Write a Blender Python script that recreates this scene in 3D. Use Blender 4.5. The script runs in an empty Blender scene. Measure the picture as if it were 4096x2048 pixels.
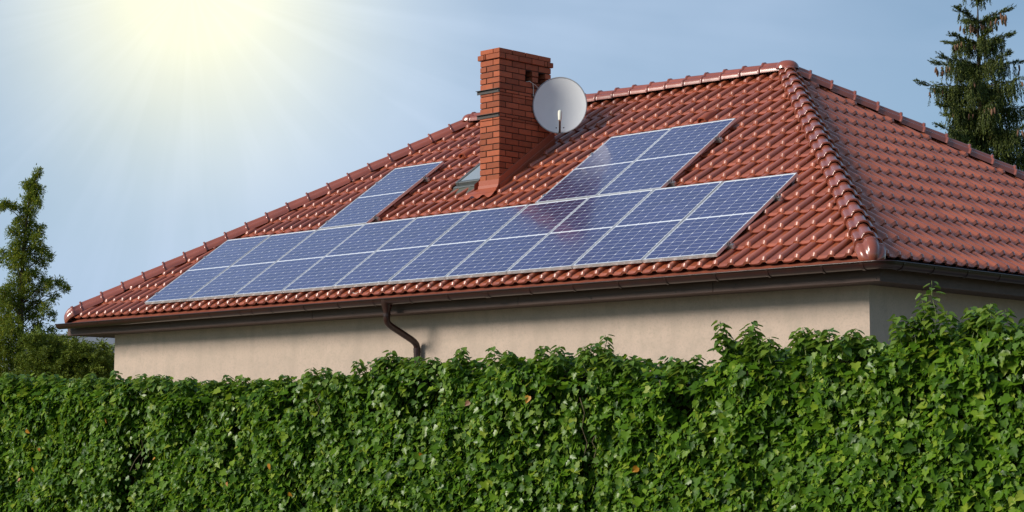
import bpy, bmesh, math, random
import numpy as np
from mathutils import Matrix, Vector

random.seed(7); rng = np.random.default_rng(11)
R = math.radians
scene = bpy.context.scene
col = scene.collection
Z0 = 3.5877            # height of the lower edge of the solar array above the ground

# ------------------------------------------------------------------ camera
CAM = Vector((22.474, -15.5244, 1.65))
FW = Vector((-0.69732558, 0.7102255, 0.09652346))
RT = Vector((0.71366393, 0.70048647, 0.00158268))
UP = Vector((0.06648931, -0.06998895, 0.99532945))
cd = bpy.data.cameras.new('camera'); cam = bpy.data.objects.new('camera', cd); col.objects.link(cam)
cd.sensor_width = 36.0; cd.lens = 36.0 * 7657.09 / 4096.0
cd.clip_start = 0.1; cd.clip_end = 4000
cam.matrix_world = Matrix(((RT.x, UP.x, -FW.x, CAM.x), (RT.y, UP.y, -FW.y, CAM.y), (RT.z, UP.z, -FW.z, CAM.z), (0, 0, 0, 1)))
scene.camera = cam

def pixel_dir(x, y):
    return (FW + RT * ((x - 2048) / 7657.09) - UP * ((y - 1024) / 7657.09))

# ------------------------------------------------------------------ light
SUN_AZ = Vector((-0.42, -0.907)).normalized(); SUN_EL = R(27)
SUN = Vector((SUN_AZ.x * math.cos(SUN_EL), SUN_AZ.y * math.cos(SUN_EL), math.sin(SUN_EL)))
w = bpy.data.worlds.new('World'); scene.world = w; w.use_nodes = True
nt = w.node_tree; nt.nodes.clear()
def wn(t, **k):
    n = nt.nodes.new(t)
    for a, b in k.items(): setattr(n, a, b)
    return n
sky = wn('ShaderNodeTexSky'); sky.sky_type = 'NISHITA'; sky.sun_disc = False
sky.sun_elevation = SUN_EL; sky.sun_rotation = math.atan2(SUN_AZ.x, SUN_AZ.y)
sky.air_density = 1.0; sky.dust_density = 0.5; sky.ozone_density = 2.2; sky.altitude = 150
# thin high cloud: veils the blue, densest round the bright spot behind it
tc = wn('ShaderNodeTexCoord')
GLOW = pixel_dir(760, -70).normalized()
dot = wn('ShaderNodeVectorMath', operation='DOT_PRODUCT'); dot.inputs[1].default_value = GLOW
nrm = wn('ShaderNodeVectorMath', operation='NORMALIZE')
nt.links.new(tc.outputs['Generated'], nrm.inputs[0]); nt.links.new(nrm.outputs[0], dot.inputs[0])
acos = wn('ShaderNodeMath', operation='ARCCOSINE'); nt.links.new(dot.outputs['Value'], acos.inputs[0])
def ramp(src, pts, interp='EASE'):
    mr = wn('ShaderNodeMapRange'); mr.inputs['From Max'].default_value = pts[-1][0]
    nt.links.new(src, mr.inputs['Value'])
    cr = wn('ShaderNodeValToRGB'); cr.color_ramp.interpolation = interp
    el = cr.color_ramp.elements
    while len(el) < len(pts): el.new(0.5)
    for e, (p, c) in zip(el, pts): e.position = p / pts[-1][0]; e.color = (*c, 1)
    nt.links.new(mr.outputs[0], cr.inputs[0]); return cr.outputs[0]
nz = wn('ShaderNodeTexNoise'); nz.inputs['Scale'].default_value = 5.5; nz.inputs['Detail'].default_value = 5; nz.inputs['Roughness'].default_value = 0.5
nt.links.new(nrm.outputs[0], nz.inputs['Vector'])
nzr = wn('ShaderNodeMapRange'); nt.links.new(nz.outputs['Fac'], nzr.inputs[0])
nzr.inputs[1].default_value = 0.3; nzr.inputs[2].default_value = 0.75; nzr.inputs[3].default_value = 0.72; nzr.inputs[4].default_value = 1.18
VEIL = (0.365, 0.475, 0.635)
veil_amt = ramp(acos.outputs[0], [(0.0, (1, 1, 1)), (0.12, (.95, .95, .95)), (0.22, (.78, .78, .78)), (0.32, (.58, .58, .58)), (0.42, (.34, .34, .34)), (0.6, (.28, .28, .28)), (3.15, (.28, .28, .28))], 'LINEAR')
# faint light rays fanning out from the bright spot, painted as sky streaks
e1 = GLOW.cross(Vector((0, 0, 1))).normalized(); e2 = GLOW.cross(e1)
cmb = wn('ShaderNodeCombineXYZ')
for k_, ev in enumerate((e1, e2)):
    dd_ = wn('ShaderNodeVectorMath', operation='DOT_PRODUCT'); dd_.inputs[1].default_value = ev
    nt.links.new(nrm.outputs[0], dd_.inputs[0]); nt.links.new(dd_.outputs['Value'], cmb.inputs[k_])
cn = wn('ShaderNodeVectorMath', operation='NORMALIZE'); nt.links.new(cmb.outputs[0], cn.inputs[0])
cm2 = wn('ShaderNodeVectorMath', operation='MULTIPLY_ADD'); cm2.inputs[1].default_value = (2.6, 2.6, 0); nt.links.new(cn.outputs[0], cm2.inputs[0])
rad_ = wn('ShaderNodeVectorMath', operation='SCALE'); rad_.inputs['Scale'].default_value = 2.2; nt.links.new(cmb.outputs[0], rad_.inputs[0]); nt.links.new(rad_.outputs[0], cm2.inputs[2])
nz3 = wn('ShaderNodeTexNoise'); nz3.inputs['Scale'].default_value = 2.3; nz3.inputs['Detail'].default_value = 3; nt.links.new(cm2.outputs[0], nz3.inputs['Vector'])
st_r = wn('ShaderNodeMapRange'); st_r.inputs[1].default_value = .46; st_r.inputs[2].default_value = .74; st_r.inputs[3].default_value = 0; st_r.inputs[4].default_value = .17
nt.links.new(nz3.outputs['Fac'], st_r.inputs[0])
va = wn('ShaderNodeMath', operation='ADD'); nt.links.new(veil_amt, va.inputs[0]); nt.links.new(st_r.outputs[0], va.inputs[1]); veil_amt = va.outputs[0]
vm = wn('ShaderNodeMath', operation='MULTIPLY'); vm.use_clamp = True
nt.links.new(veil_amt, vm.inputs[0]); nt.links.new(nzr.outputs[0], vm.inputs[1])
skym = wn('ShaderNodeVectorMath', operation='SCALE'); skym.inputs['Scale'].default_value = 0.066
tint = wn('ShaderNodeVectorMath', operation='MULTIPLY'); tint.inputs[1].default_value = (.74, .99, 1.07)
nt.links.new(sky.outputs[0], tint.inputs[0]); nt.links.new(tint.outputs[0], skym.inputs[0])
mix = wn('ShaderNodeMix', data_type='RGBA'); mix.inputs['B'].default_value = (*VEIL, 1)
nt.links.new(vm.outputs[0], mix.inputs['Factor']); nt.links.new(skym.outputs[0], mix.inputs['A'])
glow = ramp(acos.outputs[0], [(0.0, (.55, .43, .03)), (0.025, (.50, .385, .03)), (0.05, (.37, .285, .03)), (0.085, (.19, .155, .04)), (0.12, (.07, .06, .02)), (0.17, (.0, .0, .0)), (0.5, (0, 0, 0))], 'B_SPLINE')
add = wn('ShaderNodeVectorMath', operation='ADD')
nt.links.new(mix.outputs['Result'], add.inputs[0]); nt.links.new(glow, add.inputs[1])
bg = wn('ShaderNodeBackground'); bg.inputs['Strength'].default_value = 1.0
out = wn('ShaderNodeOutputWorld')
nt.links.new(add.outputs[0], bg.inputs['Color']); nt.links.new(bg.outputs[0], out.inputs['Surface'])

sl = bpy.data.lights.new('sun', 'SUN'); sl.energy = 3.2; sl.angle = R(20); sl.color = (1.0, 0.93, 0.82)
so = bpy.data.objects.new('sun', sl); col.objects.link(so)
so.rotation_euler = SUN.to_track_quat('Z', 'Y').to_euler(); so.location = (0, -20, 30)

vs = scene.view_settings; vs.view_transform = 'Standard'; vs.look = 'None'; vs.exposure = 0.36; vs.gamma = 1.0
vs.use_curve_mapping = False

# ------------------------------------------------------------------ materials
def material(name, base, rough=0.5, spec=0.5, metal=0.0, noise=None, bump=None, vary=0.0, coat=0.0, coat_rough=0.1,
             trans=None, leafmix=None, subtle=None, streak=None):
    m = bpy.data.materials.new(name); m.use_nodes = True
    t = m.node_tree; n = t.nodes; L = t.links
    b = n['Principled BSDF']
    b.inputs['Roughness'].default_value = rough; b.inputs['Metallic'].default_value = metal
    b.inputs['Specular IOR Level'].default_value = spec
    b.inputs['Coat Weight'].default_value = coat; b.inputs['Coat Roughness'].default_value = coat_rough
    b.inputs['Base Color'].default_value = (*base, 1)
    geo = n.new('ShaderNodeNewGeometry')
    cur = None
    def rgb(c):
        x = n.new('ShaderNodeRGB'); x.outputs[0].default_value = (*c, 1); return x.outputs[0]
    cur = rgb(base)
    def mixc(a, bsock, fac, mode='MIX'):
        x = n.new('ShaderNodeMix'); x.data_type = 'RGBA'; x.blend_type = mode
        L.new(a, x.inputs['A']); L.new(bsock, x.inputs['B'])
        if isinstance(fac, float): x.inputs['Factor'].default_value = fac
        else: L.new(fac, x.inputs['Factor'])
        return x.outputs['Result']
    rnd = None
    if vary or leafmix:
        oi = n.new('ShaderNodeObjectInfo')
        ad = n.new('ShaderNodeMath'); ad.operation = 'ADD'
        L.new(oi.outputs['Random'], ad.inputs[0]); L.new(geo.outputs['Random Per Island'], ad.inputs[1])
        fr = n.new('ShaderNodeMath'); fr.operation = 'FRACT'; L.new(ad.outputs[0], fr.inputs[0]); rnd = fr.outputs[0]
    if leafmix:
        cr = n.new('ShaderNodeValToRGB'); el = cr.color_ramp.elements
        while len(el) < len(leafmix): el.new(0.5)
        for e, (p, c) in zip(el, leafmix): e.position = p; e.color = (*c, 1)
        L.new(rnd, cr.inputs[0]); cur = cr.outputs[0]
    if noise:
        for (scale, detail, colr, lo, hi, amt, *own) in noise:
            streak_ = own[0] if own else streak
            tx = n.new('ShaderNodeTexNoise'); tx.inputs['Scale'].default_value = scale; tx.inputs['Detail'].default_value = detail
            if streak_:
                mp = n.new('ShaderNodeMapping'); mp.inputs['Scale'].default_value = streak_
                L.new(geo.outputs['Position'], mp.inputs[0]); L.new(mp.outputs[0], tx.inputs['Vector'])
            else: L.new(geo.outputs['Position'], tx.inputs['Vector'])
            mr = n.new('ShaderNodeMapRange'); mr.inputs[1].default_value = lo; mr.inputs[2].default_value = hi; mr.inputs[4].default_value = amt
            L.new(tx.outputs['Fac'], mr.inputs[0]); cur = mixc(cur, rgb(colr), mr.outputs[0])
    if vary:
        hv = n.new('ShaderNodeHueSaturation')
        mr = n.new('ShaderNodeMapRange'); mr.inputs[3].default_value = 1 - vary; mr.inputs[4].default_value = 1 + vary
        L.new(rnd, mr.inputs[0]); L.new(mr.outputs[0], hv.inputs['Value']); L.new(cur, hv.inputs['Color']); cur = hv.outputs[0]
    L.new(cur, b.inputs['Base Color'])
    if bump:
        tx = n.new('ShaderNodeTexNoise'); tx.inputs['Scale'].default_value = bump[0]; tx.inputs['Detail'].default_value = 4
        L.new(geo.outputs['Position'], tx.inputs['Vector'])
        bp = n.new('ShaderNodeBump'); bp.inputs['Strength'].default_value = bump[1]; bp.inputs['Distance'].default_value = bump[2]
        L.new(tx.outputs['Fac'], bp.inputs['Height']); L.new(bp.outputs[0], b.inputs['Normal'])
    if subtle:
        tx = n.new('ShaderNodeTexNoise'); tx.inputs['Scale'].default_value = subtle[0]
        L.new(geo.outputs['Position'], tx.inputs['Vector'])
        mr = n.new('ShaderNodeMapRange'); mr.inputs[1].default_value = .35; mr.inputs[2].default_value = .65
        mr.inputs[3].default_value = subtle[1]; mr.inputs[4].default_value = subtle[2]
        L.new(tx.outputs['Fac'], mr.inputs[0]); L.new(mr.outputs[0], b.inputs['Roughness'])
    if trans:
        tr = n.new('ShaderNodeBsdfTranslucent'); hv = n.new('ShaderNodeHueSaturation'); hv.inputs['Value'].default_value = 1.5; hv.inputs['Hue'].default_value = 0.485
        L.new(cur, hv.inputs['Color']); L.new(hv.outputs[0], tr.inputs['Color'])
        ms = n.new('ShaderNodeMixShader'); ms.inputs[0].default_value = trans
        L.new(b.outputs[0], ms.inputs[1]); L.new(tr.outputs[0], ms.inputs[2]); L.new(ms.outputs[0], n['Material Output'].inputs['Surface'])
    return m

M = {}
M['tile'] = material('glazed_clay_tile', (.395, .104, .049), .34, .5, coat=.75, coat_rough=.26, vary=.16, noise=[(1.6, 3, (.33, .085, .045), .42, .62, .55), (26, 3, (.38, .105, .055), .5, .75, .35), (9, 5, (.10, .034, .024), .64, .80, .5)], bump=(60, .12, .002), subtle=(5, .22, .36))
M['ridge'] = material('glazed_ridge_tile', (.31, .080, .046), .28, .5, vary=.12, coat=.8, coat_rough=.22, noise=[(4, 3, (.24, .062, .038), .42, .65, .6), (30, 3, (.36, .10, .055), .55, .75, .3)], bump=(50, .12, .002), subtle=(6, .18, .32))
M['deck'] = material('roofing_felt', (.045, .022, .018), .9, .2)
M['seal'] = material('dark_ridge_roll', (.05, .02, .016), .8, .2)
M['brick'] = material('clinker_brick', (.36, .094, .042), .75, .25, vary=.26, noise=[(14, 4, (.29, .078, .04), .4, .66, .7), (70, 3, (.46, .16, .08), .6, .78, .4), (5, 4, (.20, .07, .05), .64, .82, .4)], bump=(110, .35, .003))
M['mortar'] = material('dark_mortar', (.075, .055, .045), .95, .1, noise=[(60, 3, (.04, .03, .028), .4, .6, .6)])
M['concrete'] = material('chimney_concrete', (.30, .28, .25), .9, .2, noise=[(20, 4, (.16, .15, .14), .4, .65, .7)])
M['flash'] = material('red_painted_flashing', (.36, .085, .04), .42, .45, noise=[(5, 3, (.36, .085, .04), .4, .65, .6), (40, 2, (.5, .15, .08), .6, .8, .25)], bump=(9, .15, .01))
M['drip'] = material('dull_red_drip_edge', (.27, .075, .042), .5, .4, noise=[(6, 4, (.17, .055, .038), .4, .65, .7)])
M['steel'] = material('rusty_dark_steel', (.055, .05, .048), .6, .5, metal=.4, noise=[(30, 3, (.10, .05, .03), .5, .7, .5)])
M['gutter'] = material('brown_metal_gutter', (.034, .0105, .008), .28, .5, noise=[(7, 3, (.022, .009, .008), .4, .65, .7), (25, 4, (.07, .04, .033), .62, .8, .25)])
M['fascia'] = material('brown_painted_board', (.105, .060, .047), .6, .35, noise=[(8, 5, (.07, .04, .032), .4, .66, .8), (30, 3, (.16, .10, .08), .58, .8, .4)], streak=(.25, 1, 4), bump=(40, .3, .003))
M['soffit'] = material('dark_soffit_board', (.085, .055, .045), .7, .3)
M['plaster'] = material('beige_render', (.55, .425, .345), .93, .15, noise=[(.9, 5, (.48, .375, .305), .38, .68, .8), (4.5, 5, (.40, .32, .26), .5, .74, .55, (1, 1, .14)), (190, 2, (.34, .28, .23), .52, .75, .55), (6, 6, (.42, .34, .275), .45, .75, .7), (38, 3, (.40, .325, .265), .5, .72, .6)], bump=(170, .5, .006))
M['alu'] = material('anodised_aluminium', (.72, .72, .74), .38, .5, metal=.55, noise=[(12, 3, (.60, .60, .62), .45, .7, .5)])
M['rail'] = material('raw_aluminium_rail', (.50, .50, .52), .42, .5, metal=.8)
M['cell'] = material('blue_silicon_cell', (.105, .115, .300), .22, .5, metal=.62, vary=.09, coat=1.0, coat_rough=.10, noise=[(3, 3, (.12, .13, .33), .4, .7, .5)])
M['backsheet'] = material('white_backsheet', (.78, .80, .86), .5, .4, coat=1.0, coat_rough=.13)
M['dishpaint'] = material('light_grey_dish_paint', (.86, .88, .90), .5, .4, noise=[(5, 3, (.81, .83, .86), .4, .7, .6)])
M['rim'] = material('grey_dish_edge', (.40, .41, .43), .5, .4)
M['cream'] = material('cream_plastic', (.74, .72, .62), .45, .4)
M['brownplast'] = material('brown_arm', (.10, .065, .05), .5, .4)
M['black'] = material('black_rubber', (.02, .02, .02), .6, .3)
M['cable'] = material('white_cable', (.72, .70, .64), .5, .4)
M['skyframe'] = material('grey_window_cladding', (.105, .115, .115), .42, .5, metal=.2, noise=[(9, 3, (.14, .15, .15), .45, .7, .5)])
M['lead'] = material('weathered_lead', (.115, .115, .10), .7, .35, noise=[(18, 5, (.06, .066, .04), .42, .66, .85)], bump=(25, .5, .01))
M['pane'] = material('window_glass', (.34, .38, .40), .06, .7, coat=1, coat_rough=.02)
M['leaf'] = material('ivy_leaf', (.05, .12, .02), .33, .24, trans=.28, subtle=(60, .32, .58),
    leafmix=[(0, (.028, .072, .005)), (.3, (.060, .140, .007)), (.6, (.092, .190, .010)), (.80, (.135, .24, .014)), (.92, (.19, .29, .02)), (1.0, (.27, .33, .035))])
M['youngleaf'] = material('young_ivy_leaf', (.11, .19, .03), .38, .5, trans=.3,
    leafmix=[(0, (.070, .150, .016)), (.5, (.12, .21, .024)), (1.0, (.20, .28, .04))])
M['deadleaf'] = material('yellowed_ivy_leaf', (.5, .26, .03), .5, .3, trans=.15,
    leafmix=[(0, (.52, .24, .02)), (.4, (.42, .17, .02)), (.7, (.30, .13, .06)), (1.0, (.26, .12, .075))])
M['greenstem'] = material('green_ivy_shoot', (.16, .20, .06), .6, .3)
M['stem'] = material('ivy_stem', (.13, .105, .06), .75, .2, noise=[(40, 2, (.08, .06, .035), .4, .6, .7)])
M['core_shade'] = material('shaded_hedge_core', (.035, .028, .016), .9, .1, noise=[(30, 3, (.02, .022, .01), .4, .6, .8)])  # inner shade of the hedge put into the dark wood colour
M['bark'] = material('conifer_bark', (.085, .062, .045), .9, .15, noise=[(18, 4, (.05, .036, .027), .4, .6, .8)], bump=(25, .6, .01))
M['cypress'] = material('cypress_spray', (.06, .10, .02), .6, .3, trans=.32, leafmix=[(0, (.070, .115, .012)), (.5, (.135, .190, .016)), (.85, (.21, .25, .022)), (1, (.32, .30, .03))])
M['thuja'] = material('dark_thuja_spray', (.05, .09, .02), .6, .3, trans=.15, leafmix=[(0, (.070, .110, .012)), (.6, (.135, .185, .017)), (1, (.21, .25, .023))])
M['spruce'] = material('spruce_needles', (.04, .07, .02), .6, .3, trans=.08, leafmix=[(0, (.034, .052, .010)), (.55, (.060, .080, .013)), (.88, (.095, .115, .016)), (1, (.14, .16, .02))])
M['cone'] = material('spruce_cone', (.19, .10, .06), .7, .25, vary=.2, bump=(120, .8, .01))
M['light_bounce'] = material('pale_bounce_slab', (.32, .30, .26), .9, .2, noise=[(3, 4, (.26, .245, .22), .4, .65, .7)])  # pale surface of the unseen slab added for bounce light
M['grass'] = material('lawn', (.075, .105, .03), .9, .1, noise=[(1.2, 5, (.10, .12, .04), .4, .65, .8)])
M['greywall'] = material('grey_render', (.30, .32, .34), .9, .2, noise=[(2, 4, (.25, .27, .29), .4, .65, .7)])
M['greyroof'] = material('grey_roof_sheet', (.20, .21, .23), .6, .3, noise=[(3, 4, (.15, .16, .17), .4, .65, .7)])
M['whiteframe'] = material('white_window_frame', (.7, .7, .7), .5, .4)

# ------------------------------------------------------------------ helpers
class MB:
    """collects faces; build() links ONE mesh object"""
    def __init__(s): s.v = []; s.f = []; s.sm = []
    def add(s, vs_, fs_, smooth=False):
        o = len(s.v); s.v += [tuple(v) for v in vs_]
        for f in fs_: s.f.append(tuple(i + o for i in f)); s.sm.append(smooth)
        return s
    def box(s, a, b, mat=None, bevel=0.0):
        x0, y0, z0 = a; x1, y1, z1 = b
        if bevel <= 0:
            v = [(x0,y0,z0),(x1,y0,z0),(x1,y1,z0),(x0,y1,z0),(x0,y0,z1),(x1,y0,z1),(x1,y1,z1),(x0,y1,z1)]
            f = [(3,2,1,0),(4,5,6,7),(0,1,5,4),(1,2,6,5),(2,3,7,6),(3,0,4,7)]
        else:
            bm = bmesh.new(); bmesh.ops.create_cube(bm, size=1)
            for q in bm.verts: q.co = Vector(((x0+x1)/2 + q.co.x*(x1-x0), (y0+y1)/2 + q.co.y*(y1-y0), (z0+z1)/2 + q.co.z*(z1-z0)))
            bmesh.ops.bevel(bm, geom=bm.edges[:], offset=bevel, segments=1, affect='EDGES')
            bm.verts.ensure_lookup_table(); bm.verts.index_update()
            v = [tuple(q.co) for q in bm.verts]; f = [tuple(x.index for x in fc.verts) for fc in bm.faces]; bm.free()
        if mat is not None: v = [tuple(mat @ Vector(q)) for q in v]
        return s.add(v, f)
    def tube(s, pts, rad, seg=10, cap=True):
        pts = [Vector(p) for p in pts]; n = len(pts)
        rad = rad if isinstance(rad, (list, tuple)) else [rad] * n
        ref = None; vv = []; ff = []
        for i, p in enumerate(pts):
            t = (pts[min(i+1, n-1)] - pts[max(i-1, 0)]).normalized()
            if ref is None:
                ref = t.orthogonal().normalized()
            ref = (ref - t * ref.dot(t)).normalized(); bi = t.cross(ref)
            for k in range(seg):
                a = 2 * math.pi * k / seg; vv.append(p + (ref * math.cos(a) + bi * math.sin(a)) * rad[i])
        for i in range(n - 1):
            for k in range(seg):
                k2 = (k + 1) % seg; ff.append((i*seg+k, i*seg+k2, (i+1)*seg+k2, (i+1)*seg+k))
        s.add(vv, ff, True)
        if cap: s.add([vv[k] for k in range(seg)], [tuple(reversed(range(seg)))]); s.add([vv[(n-1)*seg+k] for k in range(seg)], [tuple(range(seg))])
        return s
    def mesh(s, name, mat):
        me = bpy.data.meshes.new(name); me.from_pydata(s.v, [], s.f); me.materials.append(M[mat])
        me.polygons.foreach_set('use_smooth', s.sm); me.update(); return me
    def build(s, name, mat, parent=None): return link(name, s.mesh(name, mat), parent)

def parent_to(o, p):
    o.parent = p
def link(name, me, parent=None, mtx=None, rel=False):
    """mtx is a world matrix unless rel; parents never carry scale"""
    o = bpy.data.objects.new(name, me); col.objects.link(o)
    if parent is not None:
        o.parent = parent
        if not rel: o.matrix_parent_inverse = WM[parent.name].inverted()
    m = mtx if mtx is not None else Matrix.Identity(4)
    o.matrix_basis = m
    WM[o.name] = (WM[parent.name] @ m) if (rel and parent is not None) else m
    return o
WM = {}
def thing(name, label, cat, mtx=None, group=None):
    o = link(name, None, None, mtx); o.empty_display_size = .2; return tag(o, label, cat, group)
def tag(o, label=None, cat=None, group=None, kind=None):
    if label: o['label'] = label
    if cat: o['category'] = cat
    if group: o['group'] = group
    if kind: o['kind'] = kind
    return o
def np_mesh(name, verts, tris, mat, smooth=True):
    me = bpy.data.meshes.new(name)
    nv, nf = len(verts), len(tris)
    me.vertices.add(nv); me.vertices.foreach_set('co', np.asarray(verts, np.float32).ravel())
    k = tris.shape[1]
    me.loops.add(nf * k); me.loops.foreach_set('vertex_index', np.asarray(tris, np.int32).ravel())
    me.polygons.add(nf); me.polygons.foreach_set('loop_start', np.arange(0, nf * k, k, dtype=np.int32))
    try: me.polygons.foreach_set('loop_total', np.full(nf, k, np.int32))
    except Exception: pass
    me.polygons.foreach_set('use_smooth', np.full(nf, smooth)); me.materials.append(M[mat]); me.update(calc_edges=True); me.validate(); return me
def z(h): return h + Z0
def project(P):
    d = Vector(P) - CAM; zz = d.dot(FW); return 2048 + 7657.09 * d.dot(RT) / zz, 1024 - 7657.09 * d.dot(UP) / zz, zz

# ------------------------------------------------------------------ ground
g = MB(); N = 48; rad = [0, 15, 40, 90, 220, 600, 1800]
gv = [(8, 0, 0)] + [(8 + r * math.cos(2*math.pi*k/N), r * math.sin(2*math.pi*k/N), 0) for r in rad[1:] for k in range(N)]
gf = [(0, 1 + k, 1 + (k + 1) % N) for k in range(N)]
for i in range(len(rad) - 2):
    for k in range(N):
        a = 1 + i*N + k; b = 1 + i*N + (k+1) % N; gf.append((a, a + N, b + N, b))
g.add(gv, gf); tag(g.build('ground', 'grass'), 'flat green lawn around the house', 'ground', kind='structure')

b = MB(); b.box((-3.5, -3.6, 0.0), (16.5, 12.5, .06)); tag(b.build('bounce_slab', 'light_bounce'), 'unseen pale slab added around the house to bounce light', 'light_bounce', kind='structure')  # out of view, added to throw light up onto walls and soffit
# ------------------------------------------------------------------ house: walls, eaves
PITCH = 0.6068; TP = math.tan(PITCH); DROP = .13 / math.cos(PITCH)
EX0, EX1, EY0, EY1 = -1.86, 12.10, -0.015, 9.8      # tile-nose lines
EZ = EY0 * TP - DROP                                # tile pan height at the eaves
RX0, RX1, RY = 2.30, 8.07, 4.17                     # ridge ends
RZ = RY * TP - DROP
FX0, FX1, FY0, FY1 = -2.03, 12.147, .05, EY1 - .06  # fascia faces
FZ = -.392
WX0, WX1, WY0, WY1 = -1.37, 11.757, .44, EY1 - .45  # wall faces

house = thing('house', 'beige rendered house under a red clay tile hip roof', 'house', Matrix.Translation((5, 4, 0)))
def panelled(x0, y0, x1, y1, t=.3):   # a wall slab from ground to the soffit, given its outer face
    d = Vector((x1-x0, y1-y0, 0)); nrm_ = Vector((d.y, -d.x, 0)).normalized(); L_ = d.length; d.normalize()
    m = Matrix(((d.x, -nrm_.x, 0, x0), (d.y, -nrm_.y, 0, y0), (0, 0, 1, 0), (0, 0, 0, 1)))
    b = MB(); b.box((0, 0, 0), (L_, t, z(FZ) + .03), m); return b
panelled(WX0, WY0, WX1, WY0).build('wall', 'plaster', house)
panelled(WX1 , WY0 + .301, WX1, WY1).build('wall', 'plaster', house)
panelled(WX1, WY1, WX0, WY1).build('wall', 'plaster', house)
panelled(WX0, WY1 - .301, WX0, WY0 + .301).build('wall', 'plaster', house)
b = MB(); b.box((WX0 - .006, WY0 - .006, 0), (WX1 + .006, WY0 - .0005, .45)); b.build('plinth', 'concrete', house)
# fascia boards, front ones butted end to end
jx = [FX0, .55, 3.62, 7.28, 10.1, FX1]
for i in range(len(jx) - 1):
    b = MB(); b.box((jx[i] + .0015, FY0 + (.0 if i % 2 else .0015), z(FZ)), (jx[i+1] - .0015, FY0 + .028, z(-.205)), bevel=.003); b.build('fascia_board', 'fascia', house)
for y0_, y1_ in ((FY0 + .029, 4.1), (4.103, FY1)):
    b = MB(); b.box((FX1 - .034, y0_, z(FZ - .004)), (FX1 - .006, y1_, z(-.205)), bevel=.003); b.build('fascia_board', 'fascia', house)
b = MB(); b.box((FX0 + .002, FY0 + .029, z(FZ)), (FX0 + .03, FY1, z(-.205))); b.build('fascia_board', 'fascia', house)
b = MB(); b.box((FX0 + .031, FY1, z(FZ)), (FX1 - .035, FY1 + .028, z(-.205))); b.build('fascia_board', 'fascia', house)
# nails in the front fascia
nm = MB()
nm.tube([(0, 0, 0), (0, -.004, 0)], .007, 6); nail = nm.mesh('nail', 'steel')
for xx in (.9, 2.4, 4.4, 5.35, 6.0, 6.75, 7.1, 7.5, 8.4, 9.6, 10.4, 12.10):
    link('nail', nail, house, Matrix.Translation((xx, FY0 - .0005, z(-.35 + .02 * math.sin(xx * 5)))))
# soffit boards
nb = 3; dep = (WY0 - FY0 - .03)
for i in range(nb):
    b = MB(); b.box((FX0 + .033, FY0 + .03 + dep*i/nb + .002, z(FZ) + .006), (FX1 - .036, FY0 + .03 + dep*(i+1)/nb - .002, z(FZ) + .022)); b.build('soffit_board', 'soffit', house)
dep = FX1 - .036 - WX1
for i in range(nb):
    b = MB(); b.box((WX1 + dep*i/nb + .002, WY0, z(FZ) + .006), (WX1 + dep*(i+1)/nb - .002, FY1, z(FZ) + .022)); b.build('soffit_board', 'soffit', house)
b = MB(); b.box((FX0 + .033, WY0, z(FZ) + .006), (WX0, FY1, z(FZ) + .022)); b.build('soffit_board', 'soffit', house)

# ------------------------------------------------------------------ roof
deck = MB(); q = -.045
def P3(x, y, zz): return (x, y, z(zz))
A, B_, C_, D_ = P3(EX0+.05, EY0+.05, EZ+q+.03), P3(EX1-.05, EY0+.05, EZ+q+.03), P3(EX1-.05, EY1-.05, EZ+q+.03), P3(EX0+.05, EY1-.05, EZ+q+.03)
T0, T1 = P3(RX0, RY, RZ+q), P3(RX1, RY, RZ+q)
deck.add([A, B_, C_, D_, T0, T1], [(0, 1, 5, 4), (1, 2, 5), (2, 3, 4, 5), (3, 0, 4)])
roof = deck.build('roof', 'deck', house)

# one interlocking tile, nose at y=0, 12 profile points
TW, TL, TLEN = .206, .351, .40
prof = [(0, .007), (.012, .002), (.055, 0), (.098, .001), (.119, .006), (.133, .019), (.144, .036), (.158, .0455), (.178, .047), (.196, .041), (.2075, .025), (.211, .010)]
def tile_geo():
    v = []; f = []; sm = []
    def row(yf, zs, lift):
        s = len(v)
        for (x, h) in prof:
            smile = -.013 * max(0, 1 - ((x - .06) / .075) ** 2) if yf < .001 else 0
            v.append((x, yf + smile, h * zs + lift)); 
        return s
    n = len(prof)
    LN = .050
    def lift(y): return LN * (1 - y / TLEN)
    rollz = lambda: None
    a = row(TLEN, 1, lift(TLEN)); b = row(.030, 1, lift(.030))
    for i in range(n-1): f.append((b+i, b+i+1, a+i+1, a+i)); sm.append(True)
    c = row(.030, 1, lift(.030)); d = row(0, .70, lift(0) - .013)
    for i in range(n-1): f.append((d+i, d+i+1, c+i+1, c+i)); sm.append(True)
    e = row(0, .70, lift(0) - .013); g_ = row(.004, .56, lift(0) - .036)
    for i in range(n-1): f.append((g_+i, g_+i+1, e+i+1, e+i)); sm.append(False)
    return v, f, sm
TV, TF, TS = tile_geo()
tmb = MB(); tmb.v = TV; tmb.f = TF; tmb.sm = TS; tile_mesh = tmb.mesh('roof_tile', 'tile')
TVn = np.array(TV); 

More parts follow.
